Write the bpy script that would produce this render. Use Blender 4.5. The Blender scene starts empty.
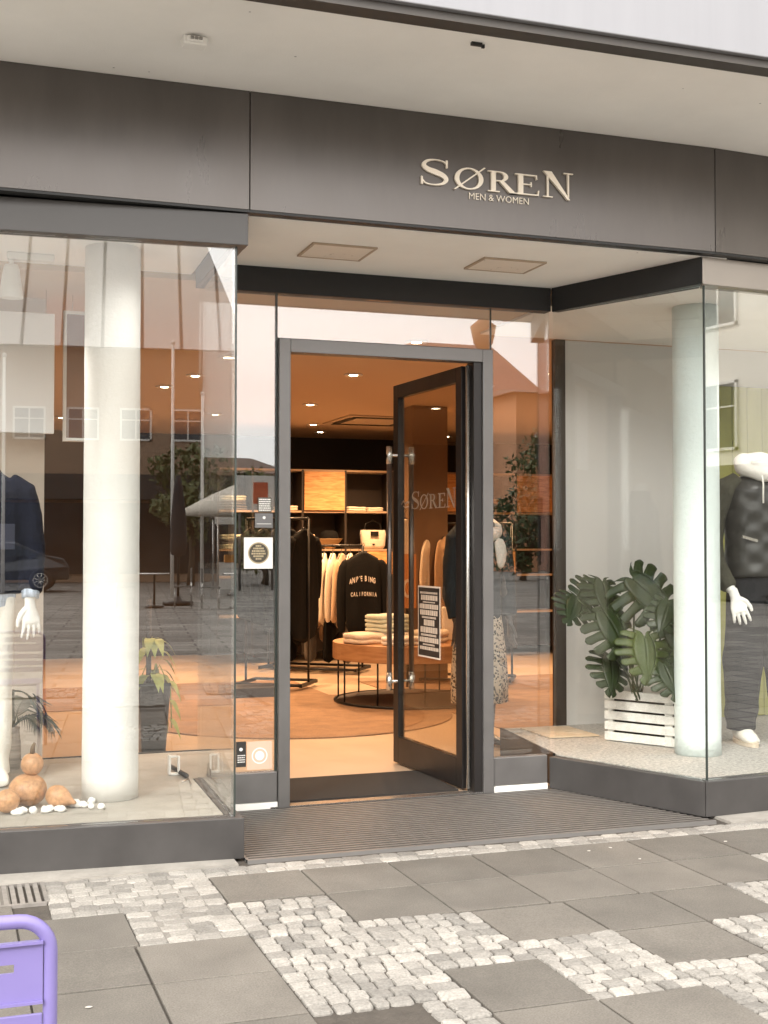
import bpy, bmesh, math, random
from mathutils import Vector, Matrix, noise, Euler
random.seed(7)
R=math.radians; PI=math.pi
sc=bpy.context.scene; col=sc.collection
ORG={}
# ------------------------------------------------------------------ materials
MATS={}
def mat(name,c,rough=.6,metal=0,var=.0,vs=8,bump=0,bs=40,spec=.5,emit=None,es=0,sheen=0,grain=0,stretch=None,coat=0):
    if name in MATS: return MATS[name]
    m=bpy.data.materials.new(name); m.use_nodes=True; nt=m.node_tree; N=nt.nodes; L=nt.links
    b=N['Principled BSDF']; b.inputs['Roughness'].default_value=rough; b.inputs['Metallic'].default_value=metal
    b.inputs['Specular IOR Level'].default_value=spec
    b.inputs['Base Color'].default_value=(*c,1)
    if sheen: b.inputs['Sheen Weight'].default_value=sheen
    if coat: b.inputs['Coat Weight'].default_value=coat
    tc=N.new('ShaderNodeTexCoord'); mp=N.new('ShaderNodeMapping'); L.new(tc.outputs['Object'],mp.inputs[0])
    if stretch: mp.inputs['Scale'].default_value=stretch
    if var:
        n=N.new('ShaderNodeTexNoise'); n.inputs['Scale'].default_value=vs; n.inputs['Detail'].default_value=8; n.inputs['Roughness'].default_value=.6
        L.new(mp.outputs[0],n.inputs['Vector'])
        mr=N.new('ShaderNodeMapRange'); mr.inputs['From Min'].default_value=.25; mr.inputs['From Max'].default_value=.75
        mr.inputs['To Min'].default_value=1-var; mr.inputs['To Max'].default_value=1+var; L.new(n.outputs[0],mr.inputs[0])
        src=mr.outputs[0]
        if grain:
            g=N.new('ShaderNodeTexNoise'); g.inputs['Scale'].default_value=grain; g.inputs['Detail'].default_value=3; L.new(mp.outputs[0],g.inputs['Vector'])
            gr=N.new('ShaderNodeMapRange'); gr.inputs['From Min'].default_value=.3; gr.inputs['From Max'].default_value=.7
            gr.inputs['To Min'].default_value=.8; gr.inputs['To Max'].default_value=1.2; L.new(g.outputs[0],gr.inputs[0])
            mu=N.new('ShaderNodeMath'); mu.operation='MULTIPLY'; L.new(src,mu.inputs[0]); L.new(gr.outputs[0],mu.inputs[1]); src=mu.outputs[0]
        vm=N.new('ShaderNodeVectorMath'); vm.operation='SCALE'; vm.inputs[0].default_value=c; L.new(src,vm.inputs['Scale'])
        L.new(vm.outputs[0],b.inputs['Base Color'])
        rr=N.new('ShaderNodeMapRange'); rr.inputs['To Min'].default_value=max(.03,rough-.12); rr.inputs['To Max'].default_value=min(1,rough+.12)
        L.new(n.outputs[0],rr.inputs[0]); L.new(rr.outputs[0],b.inputs['Roughness'])
    if bump:
        n2=N.new('ShaderNodeTexNoise'); n2.inputs['Scale'].default_value=bs; n2.inputs['Detail'].default_value=5; L.new(mp.outputs[0],n2.inputs['Vector'])
        bp=N.new('ShaderNodeBump'); bp.inputs['Strength'].default_value=min(1,bump); bp.inputs['Distance'].default_value=.01*max(1,bump)
        L.new(n2.outputs[0],bp.inputs['Height']); L.new(bp.outputs[0],b.inputs['Normal'])
    if emit: b.inputs['Emission Color'].default_value=(*emit,1); b.inputs['Emission Strength'].default_value=es
    MATS[name]=m; return m
def wood(name,c1,c2,scale=(1,12,12),rough=.45):
    m=bpy.data.materials.new(name); m.use_nodes=True; nt=m.node_tree; N=nt.nodes; L=nt.links; b=N['Principled BSDF']
    tc=N.new('ShaderNodeTexCoord'); mp=N.new('ShaderNodeMapping'); mp.inputs['Scale'].default_value=scale; L.new(tc.outputs['Object'],mp.inputs[0])
    n=N.new('ShaderNodeTexNoise'); n.inputs['Scale'].default_value=3; n.inputs['Detail'].default_value=8; n.inputs['Distortion'].default_value=.8; L.new(mp.outputs[0],n.inputs['Vector'])
    r=N.new('ShaderNodeValToRGB'); r.color_ramp.elements[0].color=(*c1,1); r.color_ramp.elements[1].color=(*c2,1)
    r.color_ramp.elements[0].position=.35; r.color_ramp.elements[1].position=.65
    L.new(n.outputs[0],r.inputs[0]); L.new(r.outputs[0],b.inputs['Base Color']); b.inputs['Roughness'].default_value=rough
    MATS[name]=m; return m
def glassmat(name,f0=.08,tint=(.965,.975,.965),rough=0.0,gcol=(1,1,1)):
    m=bpy.data.materials.new(name); m.use_nodes=True; nt=m.node_tree; N=nt.nodes; L=nt.links
    for n in list(N): N.remove(n)
    o=N.new('ShaderNodeOutputMaterial'); mx=N.new('ShaderNodeMixShader'); t=N.new('ShaderNodeBsdfTransparent'); g=N.new('ShaderNodeBsdfGlossy')
    t.inputs[0].default_value=(*tint,1); g.inputs['Roughness'].default_value=rough; g.inputs[0].default_value=(*gcol,1)
    lw=N.new('ShaderNodeLayerWeight'); lw.inputs['Blend'].default_value=.5
    p=N.new('ShaderNodeMath'); p.operation='POWER'; p.inputs[1].default_value=5; L.new(lw.outputs['Facing'],p.inputs[0])
    a=N.new('ShaderNodeMath'); a.operation='MULTIPLY_ADD'; a.inputs[1].default_value=1-f0; a.inputs[2].default_value=f0; L.new(p.outputs[0],a.inputs[0])
    L.new(a.outputs[0],mx.inputs[0]); L.new(t.outputs[0],mx.inputs[1]); L.new(g.outputs[0],mx.inputs[2]); L.new(mx.outputs[0],o.inputs[0])
    MATS[name]=m; return m
def emitmat(name,c,s):
    return mat(name,(.8,.8,.8),emit=c,es=s)
# ------------------------------------------------------------------ mesh builder
class MB:
    def __init__(s,M=None): s.v=[]; s.f=[]; s.M=M; s.sm=[]
    def add(s,vs,fs,smooth=False,M=None):
        o=len(s.v)
        for p in vs:
            p=Vector(p)
            if M is not None: p=M@p
            if s.M is not None: p=s.M@p
            s.v.append(p)
        for f in fs: s.f.append([i+o for i in f]); s.sm.append(smooth)
    def box(s,x0,x1,y0,y1,z0,z1,M=None):
        s.add([(x0,y0,z0),(x1,y0,z0),(x1,y1,z0),(x0,y1,z0),(x0,y0,z1),(x1,y0,z1),(x1,y1,z1),(x0,y1,z1)],
              [(0,3,2,1),(4,5,6,7),(0,1,5,4),(1,2,6,5),(2,3,7,6),(3,0,4,7)],M=M)
    def cbox(s,c,d,rot=(0,0,0)):
        M=Matrix.Translation(c)@Euler(rot).to_matrix().to_4x4(); a,b,e=[t/2 for t in d]; s.box(-a,a,-b,b,-e,e,M)
    def prism(s,pts,z0,z1,M=None):
        n=len(pts); s.add([(x,y,z0) for x,y in pts]+[(x,y,z1) for x,y in pts],
            [tuple(range(n-1,-1,-1)),tuple(range(n,2*n))]+[(i,(i+1)%n,(i+1)%n+n,i+n) for i in range(n)],M=M)
    def tube(s,pts,r,n=10,cap=True,flat=1,up=None,M=None,closed=False):
        pts=[Vector(p) for p in pts]; m=len(pts)
        rs=r if isinstance(r,(list,tuple)) else [r]*m
        vs=[];fs=[]; ref=None
        for i,p in enumerate(pts):
            if closed: t=(pts[(i+1)%m]-pts[i-1])
            else: t=(pts[min(i+1,m-1)]-pts[max(i-1,0)])
            t.normalize()
            if ref is None:
                ref=Vector(up) if up else (Vector((0,0,1)) if abs(t.z)<.9 else Vector((1,0,0)))
            a=(ref-t*ref.dot(t)).normalized(); b=t.cross(a); ref=a
            rr=rs[i]; ra,rb=(rr if isinstance(rr,(tuple,list)) else (rr,rr*flat))
            for k in range(n):
                w=2*PI*k/n; vs.append(p+a*math.cos(w)*ra+b*math.sin(w)*rb)
        for i in range(m if closed else m-1):
            j=(i+1)%m
            for k in range(n): fs.append((i*n+k,i*n+(k+1)%n,j*n+(k+1)%n,j*n+k))
        if cap and not closed: fs.append(tuple(range(n-1,-1,-1))); fs.append(tuple((m-1)*n+k for k in range(n)))
        s.add(vs,fs,True,M)
    def lathe(s,prof,c=(0,0,0),n=24,M=None):
        vs=[];fs=[];m=len(prof)
        for r,z in prof:
            for k in range(n): w=2*PI*k/n; vs.append((c[0]+r*math.cos(w),c[1]+r*math.sin(w),c[2]+z))
        for i in range(m-1):
            for k in range(n): fs.append((i*n+k,i*n+(k+1)%n,(i+1)*n+(k+1)%n,(i+1)*n+k))
        fs.append(tuple(range(n-1,-1,-1))); fs.append(tuple((m-1)*n+k for k in range(n)))
        s.add(vs,fs,True,M)
    def ell(s,c,r,n=16,m=10,M=None,amp=0,sd=0):
        vs=[];fs=[]
        for i in range(m+1):
            a=PI*(.02+.96*i/m)-PI/2
            for k in range(n):
                w=2*PI*k/n; p=Vector((r[0]*math.cos(a)*math.cos(w),r[1]*math.cos(a)*math.sin(w),r[2]*math.sin(a)))
                if amp: p*=1+amp*noise.noise(p*(3/max(r))+Vector((sd,sd,sd)))
                vs.append(p+Vector(c))
        for i in range(m):
            for k in range(n): fs.append((i*n+k,i*n+(k+1)%n,(i+1)*n+(k+1)%n,(i+1)*n+k))
        fs.append(tuple(range(n-1,-1,-1))); fs.append(tuple(m*n+k for k in range(n)))
        s.add(vs,fs,True,M)
    def loft(s,rings,n=28,M=None,p=2.0):
        """rings: (cx,cy,z,rx,ry[,rot])"""
        vs=[];fs=[]
        for rg in rings:
            cx,cy,z,rx,ry=rg[:5]
            for k in range(n):
                w=2*PI*k/n; c=math.cos(w); q=math.sin(w)
                x=rx*math.copysign(abs(c)**(2/p),c); y=ry*math.copysign(abs(q)**(2/p),q)
                vs.append((cx+x,cy+y,z))
        m=len(rings)
        for i in range(m-1):
            for k in range(n): fs.append((i*n+k,i*n+(k+1)%n,(i+1)*n+(k+1)%n,(i+1)*n+k))
        fs.append(tuple(range(n-1,-1,-1))); fs.append(tuple((m-1)*n+k for k in range(n)))
        s.add(vs,fs,True,M)
    def strip(s,A,B,y0,y1,close=False):
        """2D band between polylines A and B in XZ, extruded in Y"""
        n=len(A); vs=[(a[0],y0,a[1]) for a in A]+[(b[0],y0,b[1]) for b in B]+[(a[0],y1,a[1]) for a in A]+[(b[0],y1,b[1]) for b in B]
        fs=[]
        for i in range(n if close else n-1):
            j=(i+1)%n
            fs+= [(i,j,n+j,n+i),(2*n+i,3*n+i,3*n+j,2*n+j),(i,2*n+i,2*n+j,j),(n+i,n+j,3*n+j,3*n+i)]
        if not close: fs+=[(0,n,3*n,2*n),(n-1,3*n-1,4*n-1,2*n-1)]
        s.add(vs,fs)
    def jitter(s,amp,scale,seed=0):
        o=Vector((seed,seed*1.7,-seed))
        for i,p in enumerate(s.v):
            s.v[i]=p+amp*noise.noise_vector(p*scale+o)
    def build(s,name,m,parent=None,bevel=0,seg=2,remesh=0,smooth=None,sub=0,disp=None):
        me=bpy.data.meshes.new(name); org=ORG.get(parent.name,Vector((0,0,0))) if parent else Vector((0,0,0))
        me.from_pydata([tuple(p-org) for p in s.v],[],s.f)
        me.polygons.foreach_set('use_smooth',[bool(x) if smooth is None else smooth for x in s.sm])
        bm=bmesh.new(); bm.from_mesh(me); bmesh.ops.recalc_face_normals(bm,faces=bm.faces); bm.to_mesh(me); bm.free()
        me.materials.append(m); me.update()
        o=bpy.data.objects.new(name,me); col.objects.link(o)
        if parent: o.parent=parent; ORG[o.name]=org
        if bevel:
            b=o.modifiers.new('bevel','BEVEL'); b.width=bevel; b.segments=seg; b.limit_method='ANGLE'; b.angle_limit=R(35)
        if remesh:
            r=o.modifiers.new('remesh','REMESH'); r.mode='VOXEL'; r.voxel_size=remesh; r.use_smooth_shade=True
            q=o.modifiers.new('smooth','SMOOTH'); q.iterations=4 if remesh>.006 else 1; q.factor=.5
        if disp:
            t=bpy.data.textures.new(name,'CLOUDS'); t.noise_scale=disp[1]; t.noise_depth=2
            d=o.modifiers.new('wrinkle','DISPLACE'); d.texture=t; d.strength=disp[0]; d.mid_level=.5
            d.texture_coords='LOCAL'
        if sub:
            q=o.modifiers.new('sub','SUBSURF'); q.levels=sub; q.render_levels=sub
        return o
def dense(pts,rad,sub=5):
    P=[Vector(p) for p in pts]; Rr=[(r_,r_) if not isinstance(r_,(tuple,list)) else r_ for r_ in rad]; o=[];q=[]
    for i in range(len(P)-1):
        a=P[max(i-1,0)];b=P[i];c=P[i+1];d=P[min(i+2,len(P)-1)]
        for k in range(sub):
            t=k/sub; o.append(.5*((2*b)+(-a+c)*t+(2*a-5*b+4*c-d)*t*t+(-a+3*b-3*c+d)*t**3)); q.append(tuple(Rr[i][m]*(1-t)+Rr[i+1][m]*t for m in (0,1)))
    o.append(P[-1]); q.append(Rr[-1]); return o,q
def tag(o,label=None,cat=None,group=None,kind=None):
    if label: o['label']=label
    if cat: o['category']=cat
    if group: o['group']=group
    if kind: o['kind']=kind
    return o
def thing(name,label,cat,loc=(0,0,0),group=None,rz=0):
    o=bpy.data.objects.new(name,None); col.objects.link(o); o.location=loc; o.rotation_euler=(0,0,rz); o.empty_display_size=.1
    if rz==0: ORG[o.name]=Vector(loc)
    return tag(o,label,cat,group)
def localthing(name,label,cat,loc=(0,0,0),group=None,rz=0):
    o=thing(name,label,cat,loc,group,rz); ORG[o.name]=Vector((0,0,0)); return o
def copytree(o,parent=None):
    c=o.copy(); col.objects.link(c)
    if parent: c.parent=parent
    ORG[c.name]=ORG.get(o.name,Vector((0,0,0)))
    for ch in list(o.children): copytree(ch,c)
    return c
def text(name,body,m,loc,size,parent,rot=(PI/2,0,0),ext=.001,align='CENTER',sx=1,bold=0,shear=0):
    c=bpy.data.curves.new(name,'FONT'); c.body=body; c.size=size; c.extrude=ext; c.align_x=align; c.offset=bold; c.shear=shear
    c.resolution_u=3
    tmp=bpy.data.objects.new('tmp',c); col.objects.link(tmp)
    dg=bpy.context.evaluated_depsgraph_get(); dg.update(); me=bpy.data.meshes.new_from_object(tmp.evaluated_get(dg))
    bpy.data.objects.remove(tmp); me.materials.clear(); me.materials.append(m); me.name=name
    o=bpy.data.objects.new(name,me); col.objects.link(o)
    org=ORG.get(parent.name,Vector((0,0,0))); o.parent=parent; o.location=Vector(loc)-org; o.rotation_euler=rot; o.scale=(sx,1,1)
    return o
# ------------------------------------------------------------------ material set
M_fascia=mat('fascia_metal',(.120,.109,.102),.30,.7,var=.18,vs=1.3,bump=.05,bs=3,stretch=(3,1,.8))
M_header=mat('header_metal',(.095,.091,.089),.42,.3,var=.08,vs=2)
M_beam=mat('beam_metal',(.016,.0155,.0155),.45,.2,var=.1,vs=3)
M_tan=mat('tan_metal',(.36,.325,.29),.45,.3,var=.08,vs=3)
M_plinth=mat('plinth_metal',(.060,.056,.054),.45,.2,var=.22,vs=4)
M_frame=mat('frame_metal',(.17,.162,.157),.38,.5,var=.10,vs=5)
M_leaf=mat('door_leaf_metal',(.022,.019,.018),.38,.3,var=.1,vs=6)
M_white=mat('white_paint',(.78,.76,.72),.5,var=.04,vs=4)
M_soffit=mat('soffit_plaster',(.86,.84,.80),.85,var=.07,vs=1.3,bump=.08,bs=130)
nt=M_soffit.node_tree; N=nt.nodes; L=nt.links; b_=N['Principled BSDF']; lk=b_.inputs['Base Color'].links[0].from_socket
vo=N.new('ShaderNodeTexVoronoi'); vo.inputs['Scale'].default_value=5.5; tc=N.new('ShaderNodeTexCoord'); L.new(tc.outputs['Object'],vo.inputs['Vector'])
th=N.new('ShaderNodeMapRange'); th.inputs['From Min'].default_value=.018; th.inputs['From Max'].default_value=.034; th.inputs['To Min'].default_value=.35; th.inputs['To Max'].default_value=1; L.new(vo.outputs['Distance'],th.inputs[0])
vm=N.new('ShaderNodeVectorMath'); vm.operation='SCALE'; L.new(lk,vm.inputs[0]); L.new(th.outputs[0],vm.inputs['Scale']); L.new(vm.outputs[0],b_.inputs['Base Color'])
M_edge=mat('canopy_face',(.245,.245,.26),.4,.2,var=.06,vs=2,stretch=(5,5,.3))
M_lip=mat('canopy_lip',(.055,.048,.042),.5,var=.1)
M_lamp=mat('fixture_glass',(.80,.74,.66),.3,var=.03)
M_lampf=mat('fixture_frame',(.42,.33,.24),.5)
M_letter=mat('letter_gold',(.82,.74,.62),.35,.25,var=.04)
M_steel=mat('steel',(.62,.60,.57),.25,.9)
M_handle=mat('handle_tube',(.16,.14,.13),.28,.8)
M_black=mat('black_metal',(.02,.02,.02),.4,.3)
M_column=mat('column_plaster',(.74,.72,.68),.8,var=.08,vs=2.2,bump=.25,bs=45)
M_canvas=mat('canvas_floor',(.36,.33,.285),.95,var=.22,vs=3.5,bump=1.4,bs=7,grain=300)
M_pebfloor=mat('light_gravel',(.50,.47,.43),.95,var=.5,vs=55,bump=1,bs=140)
M_beige=mat('partition_beige',(.58,.50,.42),.7,var=.04,vs=2)
M_wallw=mat('partition_white',(.60,.58,.555),.6,var=.03,vs=1.5)
M_darkw=mat('dark_partition_edge',(.05,.035,.025),.5)
G_front=glassmat('window_glass',.10,(.975,.985,.98))
G_ret=glassmat('return_glass',.045,(.975,.985,.98))
G_door=glassmat('door_glass',.05,(.86,.83,.78))
G_edge=mat('glass_edge',(.035,.045,.04),.3)
# ------------------------------------------------------------------ ground
def groundmat():
    m=bpy.data.materials.new('plaza_paving'); m.use_nodes=True; nt=m.node_tree; N=nt.nodes; L=nt.links; b=N['Principled BSDF']
    tc=N.new('ShaderNodeTexCoord'); br=N.new('ShaderNodeTexBrick'); br.inputs['Scale'].default_value=1
    br.inputs['Brick Width'].default_value=.8; br.inputs['Row Height'].default_value=.4; br.inputs['Mortar Size'].default_value=.018
    br.inputs['Color1'].default_value=(.14,.13,.115,1); br.inputs['Color2'].default_value=(.27,.25,.225,1); br.inputs['Mortar'].default_value=(.06,.055,.05,1)
    L.new(tc.outputs['Object'],br.inputs['Vector'])
    n=N.new('ShaderNodeTexNoise'); n.inputs['Scale'].default_value=.35; n.inputs['Detail'].default_value=6; L.new(tc.outputs['Object'],n.inputs['Vector'])
    mr=N.new('ShaderNodeMapRange'); mr.inputs['To Min'].default_value=.65; mr.inputs['To Max'].default_value=1.35; L.new(n.outputs[0],mr.inputs[0])
    vm=N.new('ShaderNodeVectorMath'); vm.operation='SCALE'; L.new(br.outputs['Color'],vm.inputs[0]); L.new(mr.outputs[0],vm.inputs['Scale'])
    L.new(vm.outputs[0],b.inputs['Base Color']); b.inputs['Roughness'].default_value=.85; return m
mb=MB(); mb.add([(-300,-300,-.016),(300,-300,-.016),(300,300,-.016),(-300,300,-.016)],[(0,1,2,3)])
tag(mb.build('ground',groundmat()),kind='structure')
def slabmat():
    m=mat('slab_concrete',(.132,.119,.102),.88,var=.22,vs=3.2,bump=.25,bs=160,grain=170)
    nt=m.node_tree; N=nt.nodes; L=nt.links; b=N['Principled BSDF']; lk=b.inputs['Base Color'].links[0].from_socket
    g=N.new('ShaderNodeNewGeometry'); mr=N.new('ShaderNodeMapRange'); mr.inputs['To Min'].default_value=.86; mr.inputs['To Max'].default_value=1.12
    L.new(g.outputs['Random Per Island'],mr.inputs[0]); vm=N.new('ShaderNodeVectorMath'); vm.operation='SCALE'; L.new(lk,vm.inputs[0]); L.new(mr.outputs[0],vm.inputs['Scale'])
    L.new(vm.outputs[0],b.inputs['Base Color']); return m
def stonemat():
    m=mat('sett_granite',(.29,.272,.245),.85,var=.22,vs=9,bump=.5,bs=70,grain=120)
    nt=m.node_tree; N=nt.nodes; L=nt.links; b=N['Principled BSDF']; lk=b.inputs['Base Color'].links[0].from_socket
    g=N.new('ShaderNodeNewGeometry'); mr=N.new('ShaderNodeMapRange'); mr.inputs['To Min'].default_value=.62; mr.inputs['To Max'].default_value=1.2
    L.new(g.outputs['Random Per Island'],mr.inputs[0]); vm=N.new('ShaderNodeVectorMath'); vm.operation='SCALE'; L.new(lk,vm.inputs[0]); L.new(mr.outputs[0],vm.inputs['Scale'])
    L.new(vm.outputs[0],b.inputs['Base Color']); return m
M_slab=slabmat(); M_sett=stonemat()
M_joint=mat('joint_sand',(.065,.055,.045),.95,var=.3,vs=20,bump=.5,bs=90)
cob=[(1.02,1.42,3.54,4.74),(1.42,1.52,2.6,4.35),(1.35,1.42,2.6,3.54),(1.52,1.865,3.775,4.35),(1.865,2.25,3.38,3.96),(2.25,2.63,2.6,3.58),
     (2.64,3.36,3.58,3.95),(2.98,3.36,4.07,4.34),(3.36,3.75,4.57,4.73),(3.36,3.75,3.95,4.2)]
fine=[(.38,1.03,4.755,5.285),(.64,1.02,4.34,4.74),(1.03,5.2,5.135,5.27)]
random.seed(3)
for q in range(46):                                  # the same patchwork goes on over the nearer plaza
    i=random.randint(-8,12); j=random.randint(-9,6)
    x0=.25+.39*i; y1=5.13-.39*(j+9)+.0
    if y1>2.5 and -.2<x0<3.6: continue
    if y1>4.9: continue
    cob.append((x0,x0+.39*random.choice((1,1,2)),y1-.39*random.choice((1,1,2)),y1))
def overl(a,b):
    return a[0]<b[1]-.01 and a[1]>b[0]+.01 and a[2]<b[3]-.01 and a[3]>b[2]+.01
# slabs, column by column between the cobbled fields
sl=MB()
def slabcol(xa,xb,ytop,ybot):
    segs=[(ybot,ytop)]
    for c in cob+fine:
        if c[0]<xb-.03 and c[1]>xa+.03:
            ns=[]
            for a,b_ in segs:
                if c[2]>=b_ or c[3]<=a: ns.append((a,b_)); continue
                if c[3]<b_-.02: ns.append((c[3],b_))
                if c[2]>a+.02: ns.append((a,c[2]))
            segs=ns
    for a,b_ in segs:
        y=b_
        while y>a+.03:
            y2=max(a,y-.39)
            if y2-a<.06: y2=a
            g=.0030+random.random()*.0025; dz=random.uniform(-.003,.003)
            x0,x1,y0,y1=xa+g,xb-g,y2+g,y-g; b=.002
            sl.add([(x0,y0,-.01),(x1,y0,-.01),(x1,y1,-.01),(x0,y1,-.01),(x0,y0,dz-b),(x1,y0,dz-b),(x1,y1,dz-b),(x0,y1,dz-b),
                    (x0+b,y0+b,dz),(x1-b,y0+b,dz),(x1-b,y1-b,dz),(x0+b,y1-b,dz)],
                   [(0,1,5,4),(1,2,6,5),(2,3,7,6),(3,0,4,7),(4,5,9,8),(5,6,10,9),(6,7,11,10),(7,4,8,11),(8,9,10,11)])
            y=y2
xs=[.25+.39*i for i in range(-8,14)]
for i in range(len(xs)-1):
    xa,xb=xs[i],xs[i+1]
    inner=.6<xa and xb<3.4
    slabcol(xa,xb,5.13 if xa>.9 else (5.29 if xa<.2 else 5.29),4.35)
low=[-2.87+.39*i for i in range(8)]+[.25,.62,1.02,1.42,1.52,1.865,2.25,2.635,2.98,3.36]+[3.75+.39*i for i in range(5)]
for i in range(len(low)-1): slabcol(low[i],low[i+1],4.345,.45 if i%2 else .25)
pav=sl.build('pavement',M_slab); tag(pav,kind='structure')
jb=MB(); jb.add([(-2.9,0.2,-.0085),(5.4,.2,-.0085),(5.4,5.6,-.0085),(-2.9,5.6,-.0085)],[(0,1,2,3)])
tag(jb.build('pavement_bedding',M_joint),kind='structure')
def stone(mb,cx,cy,wx,wy,rot,h=.0,dome=.003,tight=.93):
    n=8; pts=[]
    co=[(-1,-1),(1,-1),(1,1),(-1,1)]; co=[(a*wx*.5*random.uniform(tight,1.04),b*wy*.5*random.uniform(tight,1.04)) for a,b in co]
    for k in range(4):
        a=co[k-1]; b=co[k]; c=co[(k+1)%4]; f=random.uniform(.07,.18); g=random.uniform(.07,.18)
        pts.append((b[0]*(1-f)+a[0]*f,b[1]*(1-f)+a[1]*f)); pts.append((b[0]*(1-g)+c[0]*g,b[1]*(1-g)+c[1]*g))
    ca,sa=math.cos(rot),math.sin(rot); rot_=lambda x,y:(cx+x*ca-y*sa,cy+x*sa+y*ca)
    tx,ty=random.uniform(-.05,.05),random.uniform(-.05,.05)
    vs=[]
    for f,z in ((1,-.012),(1,h-.004),(.93,h+dome*.6),(.5,h+dome)):
        for x,y in pts:
            X,Y=rot_(x*f,y*f); vs.append((X,Y,z+(x*tx+y*ty if z>-.01 else 0)+random.uniform(-.0008,.0008)))
    fs=[]
    for r_ in range(3):
        for k in range(n): fs.append((r_*n+k,r_*n+(k+1)%n,(r_+1)*n+(k+1)%n,(r_+1)*n+k))
    fs.append(tuple(3*n+k for k in range(n)))
    mb.add(vs,fs,False)
cb=MB()
for c in cob:
    yy=c[2]; W=c[1]-c[0]; H=c[3]-c[2]
    near=c[3]>2.5 and c[0]>-.5
    ny=max(1,round(H/.076)); hy=H/ny
    for j in range(ny):
        x=c[0]; 
        ws=[]
        while x<c[1]-.03:
            w=random.uniform(.050,.082)
            if c[1]-x-w<.04: w=c[1]-x
            ws.append((x,w)); x+=w
        for x,w in ws:
            t=x+w/2
            stone(cb,t,c[2]+(j+.5)*hy+.008*math.sin(t*9)+random.uniform(-.003,.003),w-.005,hy-.005,random.uniform(-.09,.09),random.uniform(-.004,.003))
fb=MB()
for c in fine:
    W=c[1]-c[0]; H=c[3]-c[2]; ny=max(2,round(H/.065)); hy=H/ny
    for j in range(ny):
        nx=round(W/.085)
        for i in range(nx):
            w=W/nx
            stone(fb,c[0]+(i+.5)*w+(.02 if j%2 else 0)*(0<i<nx-1),c[2]+(j+.5)*hy,w-.0015,hy-.0015,random.uniform(-.02,.02),random.uniform(-.001,.0),.001,.97)
tag(cb.build('cobblestones',M_sett),kind='structure')
q=MB(); [q.box(c[0]+.003,c[1]-.003,c[2]+.003,c[3]-.003,-.0083,-.0035) for c in fine]; tag(q.build('sett_bedding',mat('sett_bedding',(.20,.185,.165),.95,var=.2,vs=30,bump=.4,bs=120)),kind='structure')
M_sett2=M_sett.copy(); M_sett2.name='sett_worn'
tag(fb.build('worn_setts',M_sett2),kind='structure')
kb=MB()
kb.box(-3,1.19,5.275,5.50,-.012,.008); kb.box(3.66,6.5,5.285,5.5,-.012,.006)
kb.build('kerb_strip',mat('kerb_concrete',(.29,.27,.24),.9,var=.2,vs=9,bump=.4,bs=80)); tag(bpy.data.objects['kerb_strip'],kind='structure')
wh=('below the door grille at its middle','right of the slab joint before the grille','between two slabs before the door','near the right plinth','on the slab right of the chair','on the second slab row','near the small cobble patch','at the edge of the right plinth','under the left window','on the front slabs')
for i,(x,y) in enumerate([(2.84,5.02),(2.86,4.80),(2.72,5.0),(3.40,4.95),(.41,3.81)]):
    q=MB(); a=.5*i; pts=[(x+(.005+.003*((k*7+i)%3))*math.cos(2*PI*k/6+a),y+.007*math.sin(2*PI*k/6+a)) for k in range(6)]
    q.prism(pts,.0035,.0055); tag(q.build('paper_scrap',mat('scrap_white',(.45,.42,.38),.8)),'tiny white paper scrap on the paving, '+wh[i],'litter','paper scraps on the paving')
# ------------------------------------------------------------------ floor grilles
t=thing('entrance_grille','wide black ribbed floor grille sunk in front of the open shop door','floor grille',(2.4,5.85,0))
g=MB()
y=5.335
while y<6.33:
    w=.017; xr=3.60-(y-5.36)*.385
    g.box(1.24,xr,y,y+w,-.008,.006); y+=.040
g.build('rib',mat('rubber_rib',(.17,.155,.14),.5,.3,var=.2,vs=25),t); t.children[0].name='ribs'
g=MB(); y=5.335
while y<6.33:
    xr=3.598-(y-5.36)*.385; g.box(1.256,xr,y+.0175,y+.0395,-.008,.003); y+=.040
g.build('carpet_insert',mat('carpet_insert',(.022,.018,.015),.95,var=.4,vs=60),t)
g=MB(); g.box(1.24,3.6,5.315,5.333,-.01,.009); g.box(1.24,1.252,5.334,6.35,-.01,.0055)
g.build('rim',mat('rim_grey',(.22,.21,.2),.5,.5),t)
g=MB(); g.box(1.25,3.6,5.333,6.37,-.0155,-.0075); g.build('tray',M_black,t)
t=thing('drain_grate','weathered grey slotted drain grate in the paving under the left window','drain grate',(.0,5.1,0))
g=MB(); 
for i in range(24): g.box(-.35+.03*i,-.332+.03*i,4.99,5.27,-.008,.003)
g.box(-.36,.375,4.97,4.989,-.009,.004); g.box(-.36,.375,5.271,5.28,-.009,.004); g.box(.371,.385,4.989,5.271,-.009,.005)
g.build('bars',mat('drain_iron',(.25,.23,.21),.7,.3,var=.25,vs=20),t)
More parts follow.
